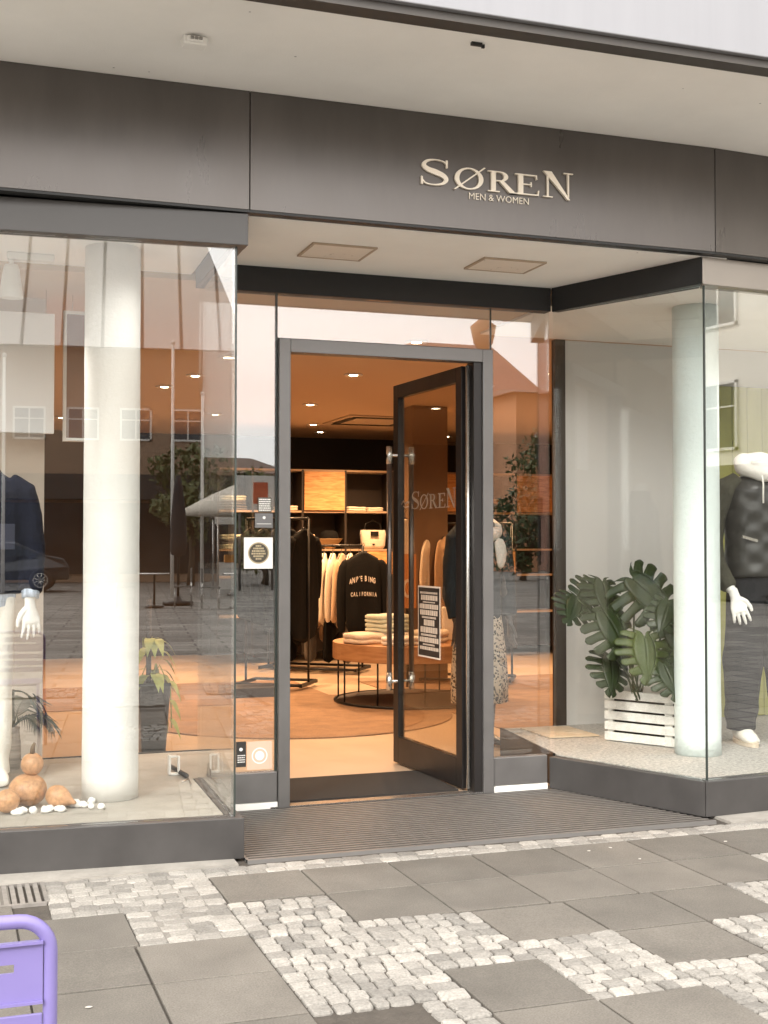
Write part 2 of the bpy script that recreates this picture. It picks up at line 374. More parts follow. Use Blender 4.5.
# ------------------------------------------------------------------ shop building
B=thing('shop_building','shop building with grey metal fascia, glazed recessed entrance and overhanging pale canopy','building',(2.4,6,0))
def part(name,m,fn,parent=None,bevel=0,**k):
    q=MB(); fn(q); return q.build(name,m,parent or B,bevel=bevel,**k)
part('fascia_panel',M_fascia,lambda q:q.box(-1.6,1.2465,5.35,5.372,2.843,3.37),bevel=.002)
part('fascia_panel',M_fascia,lambda q:q.box(1.2505,3.639,5.35,5.372,2.843,3.37),bevel=.002)
part('fascia_panel',M_fascia,lambda q:q.prism([(3.643,5.35),(6.4,5.56),(6.4,5.582),(3.643,5.372)],2.843,3.37),bevel=.002)
part('fascia_panel',M_fascia,lambda q:q.box(-4.6,-1.604,5.35,5.372,2.843,3.37),bevel=.002)
part('fascia_trim',M_black,lambda q:(q.box(-4.6,3.64,5.352,5.41,2.832,2.8425),q.prism([(3.642,5.353),(6.4,5.563),(6.4,5.62),(3.642,5.41)],2.832,2.8425)))
part('fascia_back',M_black,lambda q:q.prism([(-4.6,5.374),(3.64,5.374),(6.4,5.585),(6.4,5.8),(-4.6,5.8)],2.846,3.366))
part('soffit',M_soffit,lambda q:q.box(1.245,3.75,5.412,6.5,2.8285,2.8435))
part('canopy_soffit',M_soffit,lambda q:q.box(-5,7,4.44,5.9,3.371,3.40))
part('canopy_lip',M_lip,lambda q:q.box(-5,7,4.355,4.4395,3.362,3.395))
part('canopy_face',M_edge,lambda q:q.box(-5,7,4.33,4.439,3.3955,4.35),bevel=.004)
part('upper_wall',mat('upper_render',(.6,.58,.54),.8,var=.06,vs=1,bump=.1,bs=60),lambda q:(q.box(-5,7,4.6,16.2,4.3,9.5),q.box(-5,7,4.44,4.6,4.3,4.33)))
part('wall',mat('side_render',(.5,.47,.43),.8,var=.06,vs=1),lambda q:(q.box(-5.2,-4.6,5.3,16,0,4.3),q.box(8.9,9.2,5.6,16,0,4.3),q.box(6.4,8.9,5.62,5.9,0,4.3),q.box(-5,9,15.7,16,0,4.3),q.box(-5,9,5.9,15.7,3.38,4.3)))
# beam over door plane and return
part('door_beam',M_beam,lambda q:q.box(1.27,3.232,6.36,6.44,2.695,2.828),bevel=.002)
def seg(q,a,b,th,z0,z1,side=1):
    a=Vector(a);b=Vector(b); d=(b-a).normalized(); n=Vector((-d.y,d.x))*th*side
    q.prism([tuple(a),tuple(b),tuple(b+n),tuple(a+n)],z0,z1)
# left display window --------------------------------------------------
LA=(1.2,5.40); LB=(-4.5,5.40+5.7*.07)       # front pane line
lw=part('display_window',M_plinth,lambda q:(q.prism([(1.235,5.365),(1.235,5.45),(-4.5,5.85),(-4.5,5.762)],.006,.182),q.prism([(1.235,5.452),(1.17,5.46),(1.20,6.36),(1.262,6.36)],.006,.181)),bevel=.003)
part('header',M_header,lambda q:(q.prism([(1.245,5.362),(1.245,5.45),(-4.5,5.85),(-4.5,5.76)],2.688,2.829),q.prism([(1.244,5.452),(1.175,5.46),(1.20,6.36),(1.266,6.36)],2.689,2.8275)),lw,bevel=.003)
def pane(p,a,b,z0,z1,m=G_front,th=.010):
    q=MB(); seg(q,a,b,th,z0,z1); return q.build('glass_pane',m,p)
def lpt(x): return (x,5.405+(1.2-x)*.07)
pane(lw,lpt(-4.4),lpt(-1.53),.184,2.687); pane(lw,lpt(-1.52),lpt(1.196),.184,2.687)
pane(lw,(1.197,5.42),(1.232,6.375),.183,2.688)
part('glass_joint',G_edge,lambda q:(q.box(1.1975,1.2045,5.404,5.4165,.183,2.688)),lw)
part('platform',M_canvas,lambda q:q.prism([(1.165,5.47),(1.195,6.36),(1.43,6.47),(1.46,7.2),(-4.5,7.2),(-4.5,5.88)],.10,.180),lw)
part('platform_edge',M_black,lambda q:q.prism([(-4.5,7.202),(1.46,7.202),(1.46,7.215),(-4.5,7.215)],.0,.186),lw)
part('ceiling_panel',M_soffit,lambda q:q.prism([(1.165,5.47),(1.195,6.34),(1.195,7.3),(-4.5,7.3),(-4.5,5.88)],2.78,2.83),lw)
# right display window -------------------------------------------------
RC=(3.632,5.445); RI=(3.233,6.365)
def rpt(x): return (x,5.445+(x-3.632)*.085)
rw=part('display_window',M_plinth,lambda q:(q.prism([(3.60,5.405),(6.4,5.64),(6.4,5.74),(3.64,5.50)],.006,.182),q.prism([(3.598,5.407),(3.637,5.503),(3.262,6.37),(3.205,6.345)],.006,.181)),bevel=.003)
part('header',M_tan,lambda q:q.prism([(3.60,5.405),(6.4,5.64),(6.4,5.74),(3.66,5.52)],2.690,2.829),rw,bevel=.003)
part('return_beam',M_beam,lambda q:q.prism([(3.597,5.409),(3.655,5.52),(3.28,6.36),(3.234,6.355)],2.692,2.8275),rw,bevel=.002)
pane(rw,rpt(3.645),rpt(4.95),.184,2.689); pane(rw,rpt(4.96),rpt(6.38),.184,2.689)
q=MB(); seg(q,(3.628,5.452),(3.24,6.352),-.010,.183,2.691); q.build('glass_pane',G_ret,rw)
part('glass_joint',G_edge,lambda q:q.box(3.629,3.636,5.438,5.450,.183,2.69),rw)
part('platform',M_pebfloor,lambda q:q.prism([(3.66,5.515),(6.38,5.745),(6.38,7.42),(3.42,7.42),(3.285,6.40),(3.28,6.39)],.10,.180),rw)
part('platform_edge',M_black,lambda q:q.prism([(3.268,6.425),(3.283,6.425),(3.418,7.44),(3.403,7.44)],.0,.183),rw)
part('ceiling_panel',M_soffit,lambda q:q.prism([(3.67,5.525),(6.38,5.745),(6.38,7.42),(3.26,7.42),(3.26,6.37),(3.29,6.36)],2.735,2.828),rw)
part('back_panel',M_wallw,lambda q:q.box(3.875,6.38,7.42,7.46,.0,2.73),rw,bevel=.002)
part('panel_edge',M_darkw,lambda q:q.box(3.80,3.873,7.415,7.47,.0,2.732),rw)
part('side_panel',M_wallw,lambda q:q.box(6.385,6.43,5.75,7.46,0,2.83),rw)
# door plane -------------------------------------------------------------
def ring(q,x0,x1,y0,y1,z0,z1,w,bot=True):
    q.box(x0,x0+w,y0,y1,z0,z1); q.box(x1-w,x1,y0,y1,z0,z1); q.box(x0+w,x1-w,y0,y1,z1-w*1.15,z1)
df=part('door_frame',M_frame,lambda q:ring(q,1.641,2.866,6.345,6.43,.0,2.455,.062),bevel=.003)
part('hinge_post',M_leaf,lambda q:q.box(2.755,2.803,6.36,6.46,.0,2.384),df)
part('hinge_tube',M_steel,lambda q:q.tube([(2.742,6.415,.02),(2.742,6.415,2.37)],.013,12),df)
part('threshold',M_steel,lambda q:q.box(1.60,2.87,6.352,6.42,-.004,.008),df)
sl_=part('sidelight',M_frame,lambda q:(q.box(1.27,1.6385,6.36,6.42,.035,.188),),bevel=.003)
part('skirting',M_white,lambda q:q.box(1.27,1.6385,6.353,6.42,.0,.033),sl_)
pane(sl_,(1.245,6.385),(1.634,6.385),.189,2.694); part('mullion',G_edge,lambda q:q.box(1.630,1.6395,6.379,6.397,.19,2.694),sl_)
sr=part('sidelight',M_frame,lambda q:q.box(2.868,3.202,6.362,6.42,.035,.188),bevel=.003)
part('skirting',M_white,lambda q:q.box(2.868,3.2,6.355,6.42,.0,.033),sr)
pane(sr,(2.872,6.385),(3.232,6.385),.189,2.694); part('mullion',G_edge,lambda q:q.box(2.8665,2.871,6.379,6.397,2.457,2.694),sr)
tr=part('transom',G_edge,lambda q:q.box(1.6415,2.865,6.379,6.396,2.456,2.462)); pane(tr,(1.642,6.385),(2.865,6.385),2.463,2.694)
# door leaf: local frame, x along leaf from hinge to free edge ------------
H=Vector((2.742,6.455,0)); E_=Vector((2.68,7.44,0)); d=(E_-H).normalized(); Wd=.965
DM=Matrix(((d.x,-d.y,0,H.x),(d.y,d.x,0,H.y),(0,0,1,0),(0,0,0,1)))   # local y to the left side (-X... see below)
def dpart(name,m,fn,parent,bevel=0):
    q=MB(DM); fn(q); return q.build(name,m,parent,bevel=bevel)
dl=dpart('door',M_leaf,lambda q:(q.box(0.0,.075,-.022,.022,.012,2.372),q.box(Wd-.075,Wd,-.022,.022,.012,2.372),q.box(.075,Wd-.075,-.022,.022,.012,.175),q.box(.075,Wd-.075,-.022,.022,2.29,2.372)),B,.002)
q=MB(DM); q.box(.075,Wd-.075,-.005,.005,.176,2.289); q.build('glass_pane',G_door,dl)
for sgn in (1,-1):
    dpart('handle',M_handle,lambda q:q.tube([(Wd-.06,.075*sgn,.47),(Wd-.06,.075*sgn,1.98)],.0165,14),dl)
for z in (.52,1.93): dpart('handle_mount',M_steel,lambda q:(q.tube([(Wd-.06,-.075,z),(Wd-.06,.075,z)],.010,10),[q.tube([(Wd-.06,.075*s2,z-.055),(Wd-.06,.075*s2,z+.055)],.0195,14) for s2 in (1,-1)]),dl)
# ---- lettering on the door glass and poster
# leaf left face (towards -X) is local +y ; text must read from the camera side
rotz=math.atan2(d.y,d.x)
# ------------------------------------------------------------------ serif letters
def letterset(q,ox,oz,h,hc,y0,y1):
    """SØREN with large S and N; ox list of letter left edges & widths"""
    def P(x0,w,h_,pts): return [(x0+p[0]*w,oz+p[1]*h_) for p in pts]
    def poly(x0,w,h_,A,Bp,close=False,k=0): q.strip(P(x0,w,h_,A),P(x0,w,h_,Bp),y0-.0004*k,y1,close)
    def rect(x0,w,h_,a,b,c,d_,k=0): poly(x0,w,h_,[(a,c),(b,c)],[(a,d_),(b,d_)],k=k)
    # S
    (sx,sw),(ox_,ow),(rx,rw_),(ex,ew),(nx,nw)=ox
    n=34; A=[];Bp=[]
    ctrl=[(.90,.80),(.80,.92),(.52,.965),(.24,.90),(.13,.74),(.26,.60),(.52,.51),(.78,.40),(.88,.25),(.76,.10),(.48,.035),(.20,.07),(.08,.20)]
    wd=[.03,.04,.04,.09,.14,.17,.20,.17,.14,.09,.04,.04,.03]
    def cr(a,b_,c,d_,t): return .5*((2*b_)+(-a+c)*t+(2*a-5*b_+4*c-d_)*t*t+(-a+3*b_-3*c+d_)*t**3)
    pts=[];ws=[]
    for i in range(len(ctrl)-1):
        i0=max(i-1,0); i3=min(i+2,len(ctrl)-1)
        for s_ in range(5):
            t_=s_/5; pts.append(Vector((cr(ctrl[i0][0],ctrl[i][0],ctrl[i+1][0],ctrl[i3][0],t_),cr(ctrl[i0][1],ctrl[i][1],ctrl[i+1][1],ctrl[i3][1],t_)))); ws.append(wd[i]*(1-t_)+wd[i+1]*t_)
    pts.append(Vector(ctrl[-1])); ws.append(wd[-1])
    for i,p in enumerate(pts):
        tt=(pts[min(i+1,len(pts)-1)]-pts[max(i-1,0)]).normalized(); nn=Vector((-tt.y,tt.x))*ws[i]/2
        A.append(tuple(p+nn)); Bp.append(tuple(p-nn))
    poly(sx,sw,h,A,Bp)
    poly(sx,sw,h,[(.86,.98),(.93,.98)],[(.88,.68),(.93,.70)],k=1); poly(sx,sw,h,[(.04,.02),(.10,.02)],[(.04,.32),(.09,.30)],k=1)
    # O slash
    A=[(.5+.5*math.cos(2*PI*k/32),.5+.52*math.sin(2*PI*k/32)) for k in range(32)]; Bp=[(.5+.345*math.cos(2*PI*k/32),.5+.46*math.sin(2*PI*k/32)) for k in range(32)]
    poly(ox_,ow,hc,A,Bp,True)
    poly(ox_,ow,hc,[(-.04,-.06),(1.02,1.10)],[(.02,-.08),(1.08,1.08)],k=2)
    # R
    rect(rx,rw_,hc,.12,.28,.04,.96); rect(rx,rw_,hc,.0,.42,0,.05,1); rect(rx,rw_,hc,.0,.3,.95,1,1)
    A=[(.28,1.0)]+[(.45+.27*math.sin(PI*k/10),.76+.24*math.cos(PI*k/10)) for k in range(11)]+[(.28,.52)]
    Bp=[(.28,.95)]+[(.42+.15*math.sin(PI*k/10),.76+.19*math.cos(PI*k/10)) for k in range(11)]+[(.28,.57)]
    poly(rx,rw_,hc,A,Bp,k=2); poly(rx,rw_,hc,[(.40,.53),(.78,.0)],[(.56,.55),(1.0,.0)],k=3); rect(rx,rw_,hc,.76,1.06,0,.04,4)
    # E
    rect(ex,ew,hc,.12,.32,.04,.96); rect(ex,ew,hc,0,.95,0,.06,1); rect(ex,ew,hc,0,.88,.94,1,1); rect(ex,ew,hc,.32,.66,.49,.54,1)
    poly(ex,ew,hc,[(.88,.0),(.95,.0)],[(.93,.26),(.97,.26)],k=2); poly(ex,ew,hc,[(.82,1),(.88,1)],[(.86,.78),(.89,.78)],k=2); poly(ex,ew,hc,[(.62,.40),(.66,.40)],[(.62,.63),(.66,.63)],k=2)
    # N
    rect(nx,nw,h,.12,.17,.04,.96); rect(nx,nw,h,.0,.30,0,.04,1); rect(nx,nw,h,.78,.83,.06,.96,0); rect(nx,nw,h,.66,.96,.96,1,1)
    poly(nx,nw,h,[(.0,1.0),(.78,-.04)],[(.26,1.0),(.86,-.04)],k=2)
S=thing('shop_sign','gold raised serif letters spelling SØREN above small MEN & WOMEN on the fascia','shop sign',(2.44,5.345,3.03))
q=MB(); letterset(q,[(2.045,.148),(2.218,.145),(2.386,.145),(2.528,.128),(2.675,.165)],3.030,.125,.098,5.336,5.349)
q.build('lettering',M_letter,S)
text('subtitle','MEN & WOMEN',M_letter,(2.447,5.346,2.986),.044,S,ext=.003,sx=1.0,bold=-.0004)
# ------------------------------------------------------------------ soffit lights, sensor
for i,(x0,x1,y0,y1) in enumerate(((1.655,1.985,5.76,6.05),(2.56,2.91,5.77,6.04))):
    t=thing('ceiling_light',('square recessed light in the entrance ceiling, left one above the door frame','square recessed light in the entrance ceiling, right one nearer the planter window')[i],'ceiling light',(x0/2+x1/2,5.9,2.828),group='square lights in the entrance ceiling')
    part('frame',M_lampf,lambda q:(q.box(x0,x1,y0,y0+.012,2.819,2.828),q.box(x0,x1,y1-.012,y1,2.819,2.828),q.box(x0,x0+.012,y0+.012,y1-.012,2.819,2.828),q.box(x1-.012,x1,y0+.012,y1-.012,2.819,2.828)),t)
    part('diffuser',M_lamp,lambda q:q.box(x0+.012,x1-.012,y0+.012,y1-.012,2.8205,2.8275),t,bevel=.003)
t=thing('ceiling_sensor','small white boxy sensor screwed to the canopy ceiling','sensor',(.905,4.86,3.37))
part('housing',M_white,lambda q:(q.box(.86,.955,4.83,4.895,3.335,3.37),q.box(.875,.94,4.815,4.83,3.343,3.365)),t,bevel=.006)
part('lens',mat('lens_grey',(.25,.24,.22),.3),lambda q:[q.box(.885+.017*i,.897+.017*i,4.806,4.8145,3.348,3.358) for i in range(3)],t)
part('bracket',M_black,lambda q:(q.box(1.955,2.0,4.525,4.54,3.358,3.3705),q.box(2.0,2.012,4.528,4.537,3.352,3.366)))
# ------------------------------------------------------------------ interior shell
M_tile=mat('shop_tile',(.52,.40,.29),.38,var=.05,vs=2,bump=.03,bs=20)
M_ceil=mat('shop_ceiling',(.55,.42,.30),.8,var=.02,vs=2)
M_walld=mat('shop_wall_dark',(.035,.026,.020),.7,var=.1,vs=3)
M_rug=mat('rug_brown',(.30,.19,.115),.95,var=.28,vs=5,bump=.4,bs=120,grain=120)
q=MB(); q.box(-4.6,8.9,6.43,15.7,-.10,.0); tag(q.build('floor',M_tile),kind='structure')
q=MB(); q.box(-4.6,8.9,6.46,15.7,2.75,2.80)
tag(q.build('ceiling',M_ceil),kind='structure')
q=MB(); q.box(-4.58,8.88,15.5,15.6,0,2.75); q.box(-4.58,-4.5,7.3,15.5,0,2.75); q.box(8.8,8.88,7.5,15.5,0,2.75); tag(q.build('wall',M_walld),kind='structure')
# partition left of opening
t=tag(part('partition_wall',M_beige,lambda q:q.box(-4.48,.515,7.218,7.26,0,2.75),B),None)
def disc(q,cx,cy,r,z0,z1,n=64):
    q.prism([(cx+r*math.cos(2*PI*k/n),cy+r*math.sin(2*PI*k/n)) for k in range(n)],z0,z1)
q=MB(); disc(q,2.65,9.8,1.29,.001,.010); tag(q.build('round_rug',M_rug),'large round brown woven rug on the shop floor before the round table','rug')
q=MB(); q.box(-3.5,3.3,10.6,12.3,.0012,.006); q.box(3.9,8.5,8.45,11.9,.0012,.006)  # left carpet strip stands for a dark shadow stripe on the floor
tag(q.build('carpet_and_shade',mat('carpet_shade_brown',(.26,.165,.10),.95,var=.25,vs=4,bump=.3,bs=100,stretch=(1,3,1))),kind='structure')
q=MB(); q.box(1.72,2.70,6.46,7.08,.001,.012); tag(q.build('door_mat',mat('mat_dark',(.022,.019,.017),.95,var=.2,vs=30,bump=.4,bs=200,stretch=(1,8,1))),'dark doormat lying just inside the open shop door','doormat')
# downlights
M_glow=emitmat('downlight_glow',(1,.80,.52),28)
DL=[(3.36,11.78),(3.95,13.73),(4.29,14.6),(4.72,11.88),(5.37,13.88),(5.5,13.0),(5.98,14.69),(1.78,10.86),(1.3,11.6),(1.90,10.07),(2.67,13.02),(1.94,9.0),
    (1.17,13.87),(.7,12.6),(.2,11.4),(-.6,10.2),(3.1,9.6),(4.4,9.9),(5.9,10.6),(3.0,7.9),(-1.8,12.4),(0.4,9.0)]
wdl=['above the door gap','left of the air vent','far end by the shelves','right of the air vent','over the right clothes rail','mid row right','far right corner','left window row front','left window row far left','left window row near','behind the air vent','nearest the left window','far left row back','far left row middle','far left row front','far left corner','over the round rug','over the round table','far right side','just inside the door','extreme left back','left side near']
proto=None
for i,(x,y) in enumerate(DL):
    if proto is None:
        t=proto=localthing('downlight','','ceiling downlight',(x,y,2.75),group='round downlights in the shop ceiling')
        q=MB(); q.lathe([(.045,-.002),(.075,-.002),(.078,-.008),(.07,-.014),(.045,-.010)]); q.build('trim_ring',M_white,t)
        q=MB(); q.lathe([(.044,-.006),(.03,-.012),(.001,-.014)]); q.build('bulb',M_glow,t)
    else:
        t=copytree(proto); t.location=(x,y,2.75)
    t['label']='round recessed downlight in the warm shop ceiling, '+wdl[i]
def lamp(kind,name,loc,e,c,size=.2,rot=(0,0,0),spot=None,blend=.5):
    l=bpy.data.lights.new(name,kind); l.energy=e; l.color=c
    if kind=='AREA': l.shape='DISK'; l.size=size
    if kind in('SPOT','POINT'): l.shadow_soft_size=size
    if kind=='SPOT': l.spot_size=R(spot or 90); l.spot_blend=blend
    o=bpy.data.objects.new(name,l); col.objects.link(o); o.location=loc; o.rotation_euler=rot; return o
WARM=(1,.58,.29)
for i,(x,y) in enumerate([(3.36,11.78),(4.72,11.88),(1.85,10.4),(2.67,13.0),(4.4,13.0),(.4,11.6),(3.0,8.4),(4.5,9.8),(-1.2,11.2),(6.4,11.2),(1.2,8.4)]):  # the lamp below the air vent has no downlight, added to brighten the back
    lamp('SPOT','downlight_lamp',(x,y,2.70),(75 if x<2 and y<12 else 260 if y>11 else 140),WARM,.06,spot=150,blend=.9)
# air vent
t=thing('air_vent','square ceiling air vent cassette with slots in the shop ceiling','air vent',(4.45,13.2,2.75))
part('casing',mat('vent_beige',(.5,.4,.3),.6),lambda q:q.box(4.02,4.9,12.6,13.6,2.735,2.749),t,bevel=.004)
part('slot',M_black,lambda q:(q.box(4.1,4.82,12.68,12.76,2.728,2.7345),q.box(4.1,4.82,13.44,13.52,2.728,2.7345),q.box(4.08,4.16,12.8,13.4,2.728,2.7345),q.box(4.76,4.84,12.8,13.4,2.728,2.7345)),t)
# ------------------------------------------------------------------ shelving
wood('oak',(.50,.23,.08),(.75,.42,.18),(2,2,14))
SY=13.95
sh=thing('shelving_unit','tall dark shelving unit with oak door panels along the back of the shop','shelves',(3.5,14.1,0))
M_sh=mat('shelf_dark',(.030,.022,.018),.5,var=.1,vs=5)
M_shl=mat('shelf_board',(.42,.30,.20),.5)
cells=[2.9,3.3,3.89,4.41,5.0,5.62,5.98,6.6,7.2,7.8]
zs=[.12,.55,1.0,1.31,1.755,2.235]
part('carcass',M_sh,lambda q:([q.box(x-.012,x+.012,SY,SY+.38,.1,2.24) for x in cells],q.box(2.89,7.81,SY+.385,SY+.40,.1,2.24)),sh)
for z in zs[1:]: part('shelf_board',M_shl,lambda q:q.box(2.895,7.805,SY+.004,SY+.38,z-.012,z+.010),sh)
for (a,b,z0,z1) in ((3.89,4.41,1.77,2.22),(5.62,5.98,1.77,2.22),(4.66,5.0,1.02,1.29),(3.3,3.89,.57,.98),(5.98,6.6,1.02,1.29),(6.6,7.2,1.77,2.22),(5.0,5.62,.14,.53)):
    part('cabinet_door',MATS['oak'],lambda q:q.box(a+.015,b-.015,SY-.018,SY-.001,z0,z1),sh,bevel=.003)
M_cream=mat('knit_cream',(.72,.62,.50),.95,var=.08,vs=20,bump=.6,bs=60,sheen=.3)
M_green=mat('knit_sage',(.56,.60,.50),.95,var=.08,vs=20,bump=.6,bs=60,sheen=.3)
M_blackc=mat('cloth_black',(.007,.007,.007),.95,var=.2,vs=10,bump=.5,bs=30,spec=.2)
M_navy=mat('cloth_navy',(.008,.010,.022),.9,var=.15,vs=10,bump=.5,bs=40,spec=.2)
M_tanc=mat('cloth_tan',(.50,.33,.20),.9,var=.12,vs=10,bump=.5,bs=30,sheen=.2)
M_whitec=mat('cloth_white',(.82,.78,.72),.9,var=.05,vs=10,bump=.5,bs=30,sheen=.2)
M_greyc=mat('cloth_grey',(.12,.11,.10),.9,var=.15,vs=10,bump=.5,bs=30,sheen=.1)
def folded(name,label,c,dims,m,rz=0,group=None,seed=0,cat='folded sweater'):
    t=MB(Matrix.Translation(c)@Matrix.Rotation(rz,4,'Z')); w,d_,h=dims
    def lay(z0,h_,k):
        t.loft([(0,0,z0,w*.46,d_*.46),(0,0,z0+h_*.2,w*.5,d_*.5),(0,0,z0+h_*.7,w*.5,d_*.5),(0,0,z0+h_*.95,w*.46,d_*.46),(0,0,z0+h_,w*.3,d_*.3)],n=28,p=5)
    lay(0,h*.48,0); lay(h*.46,h*.54,1)
    t.jitter(min(.012,h*.12),9,seed)
    return tag(t.build(name,m,None),label,cat,group)
folded('folded_knit','cream folded knit on the middle shelf right of the oak panel',(4.55,14.08,1.767),(.26,.25,.05),M_cream,.1,'folded knits on the shelves',1)
folded('folded_knit','second cream folded knit on the middle shelf, farther right',(4.80,14.08,1.767),(.2,.25,.045),M_cream,-.1,'folded knits on the shelves',2)
folded('folded_knit','pale folded knit on the middle shelf left of the oak panel',(3.72,14.08,1.767),(.24,.25,.055),M_cream,.1,'folded knits on the shelves',3)
random.seed(17)
for i,(x,z,l) in enumerate(((3.1,1.767,'far left middle shelf'),(3.6,1.012,'low shelf left of the hat'),(4.15,1.012,'low shelf below the hat'),(5.25,1.767,'middle shelf behind the glass door'),(5.25,1.322,'lower shelf behind the glass door'),(6.25,1.767,'middle shelf far right'),(6.25,1.322,'lower shelf far right'),(3.1,1.322,'lower shelf far left'))):
    for k in range(3): folded('folded_knit',('bottom','middle','top')[k]+' folded knit of the pile on the '+l,(x+random.uniform(-.01,.01),14.1,z+.055*k),(.30,.27,.055),random.choice((M_cream,M_tanc,M_greyc,M_green)),random.uniform(-.1,.1),'folded knits on the shelves',50+3*i+k)
t=thing('handbag','cream handbag with dark buckle on the shelf above the rail','handbag',(4.79,14.08,1.322))
q=MB(); q.loft([(4.79,14.08,1.322,.12,.06),(4.79,14.08,1.36,.145,.075),(4.79,14.08,1.50,.155,.07),(4.79,14.08,1.545,.15,.04)],p=4,n=28); q.build('body',M_cream,t)
q=MB(); q.cbox((4.78,13.985,1.50),(.10,.012,.055)); q.build('buckle',M_black,t,bevel=.004)
q=MB(); q.cbox((4.77,13.99,1.375),(.03,.012,.02)); q.build('tag',M_black,t,bevel=.004)
q=MB(); q.tube([(4.68,14.08,1.53),(4.70,14.08,1.62),(4.79,14.08,1.66),(4.88,14.08,1.62),(4.90,14.08,1.53)],.008,8); q.build('strap',M_black,t)
t=thing('woven_hat','straw hat with black crown band on the shelf left of the handbag','hat',(4.25,14.08,1.322))
q=MB(); q.lathe([(.06,0),(.09,.03),(.155,.115),(.16,.12),(.13,.115)],(4.25,14.08,1.322)); q.build('brim',mat('straw',(.55,.36,.18),.8,bump=.4,bs=90),t)
q=MB(); q.lathe([(.10,.10),(.105,.15),(.09,.20),(.05,.215)],(4.25,14.08,1.322)); q.build('crown',M_blackc,t)
folded('folded_scarf','cream and black patterned scarf bundle on the shelf beside the straw hat',(3.98,14.06,1.322),(.13,.2,.17),mat('cowprint',(.6,.45,.30),.9,var=.6,vs=14),.1,None,5,'scarf')
# ------------------------------------------------------------------ garments
def garment(name,label,loc,rz,m,L=.75,W=.44,th=.055,sleeve=True,seed=0,group=None,cat='garment on hanger',sl=.6,flare=1.1,parts=True):
    t=localthing(name,label,cat,loc,group,rz)
    q=MB(); hw=W/2
    q.loft([(0,0,-L,hw*flare*.92,th*.62),(0,0,-L*.7,hw*.95*flare,th*.62),(0,0,-L*.4,hw*.93,th*.6),(0,0,-.12,hw*.98,th*.6),(0,0,-.06,hw*.9,th*.5),(0,0,-.03,hw*.6,th*.45),(0,0,.0,hw*.30,th*.45),(0,0,.02,hw*.24,th*.4)],n=36,p=2.8)
    if sleeve:
        for s_ in (1,-1):
            q.tube([(s_*hw*.72,0,-.055),(s_*hw*.98,0,-.13),(s_*hw*1.12,.01,-.3),(s_*hw*1.16,.015,-.3-sl*.28),(s_*hw*1.15,.02,-.12-sl*.82),(s_*hw*1.13,.02,-.12-sl*.9)],[(.05,.03),(.075,.036),(.062,.034),(.055,.03),(.05,.026),(.036,.02)],12,up=(1,0,0))
    for i,p in enumerate(q.v):
        f=math.sin(p.x*38+seed*3+1.5*math.sin(p.z*5+seed))*.010*min(1,max(0,-p.z*2.2))
        q.v[i]=p+Vector((0,f,0))+.006*noise.noise_vector(p*14+Vector((seed,0,seed)))
    q.build('cloth',m,t,sub=1)
    if parts:
        q=MB(); q.tube([(-hw*.75,0,-.045),(0,0,.035),(hw*.75,0,-.045)],.006,6); q.tube([(0,0,.03),(0,0,.075),(.012,0,.10),(.0,0,.118),(-.014,0,.105)],.003,6); q.build('hanger',M_black,t)
    return t
def rail(name,label,a,b,z,base,y2=.25):
    a=Vector(a);b=Vector(b); t=thing(name,label,'clothes rail',(*((a+b)/2),0)); dn=(b-a).normalized(); n=Vector((-dn.y,dn.x))*y2
    q=MB(); q.tube([(a.x,a.y,z),(b.x,b.y,z)],.013,10); q.build('bar',M_black,t)
    for p in (a,b):
        q=MB(); q.tube([(p.x,p.y,.05),(p.x,p.y,z)],.012,8); q.build('upright',M_black,t)
    q=MB()
    for p in (a,b): q.cbox((p.x,p.y,.045),(.03,2*y2,.03),(0,0,math.atan2(dn.y,dn.x)))
    q.tube([(a.x-n.x,a.y-n.y,.05),(b.x-n.x,b.y-n.y,.05)],.014,8); q.tube([(a.x+n.x,a.y+n.y,.05),(b.x+n.x,b.y+n.y,.05)],.014,8)
    q.build('base',M_black,t); return t
rail('clothes_rail','low black clothes rail with the pale sweaters behind the round table',(3.35,13.4),(4.22,12.75),1.36,0)
txtS=garment('black_sweatshirt','black sweatshirt lettered ANINE BING CALIFORNIA hanging at the front of the low rail',(4.10,12.35,1.27),-.28,M_blackc,L=.88,W=.40,th=.10,seed=4,sl=.78,cat='sweatshirt',flare=1.0)
PR=mat('print_cream',(.72,.66,.58),.8)
for ch,(x,z,r) in zip('ANINEBING',[(-.135,-.305,.32),(-.105,-.293,.25),(-.078,-.285,.18),(-.055,-.28,.12),(-.025,-.276,.06),(.02,-.275,-.06),(.052,-.28,-.12),(.078,-.287,-.18),(.108,-.297,-.25)]):
    text('print_letter',ch,PR,(x,-.062,z),.075,txtS,rot=(PI/2,-r*-1 if False else r*-1*-1*0,0),ext=.001,sx=.5,bold=.002)
for i,ch in enumerate('CALIFORNIA'):
    text('print_letter',ch,PR,(-.125+.0275*i,-.068,-.44+.012*math.cos((i-4.5)/4)),.058,txtS,ext=.001,sx=.52,bold=.0015)
cols=[M_tanc,M_cream,M_tanc,M_cream,M_cream,M_tanc,M_greyc,M_blackc,M_blackc,M_greyc]
desc=['tan sweater next to the lettered sweatshirt','cream sweater second on the low rail','light brown cardigan third on the low rail','ivory jumper fourth on the low rail','pale wool jumper fifth on the low rail','camel jacket sixth on the low rail','charcoal coat seventh on the low rail','black long coat eighth on the low rail','black dress ninth on the low rail','dark grey coat at the far end of the low rail']
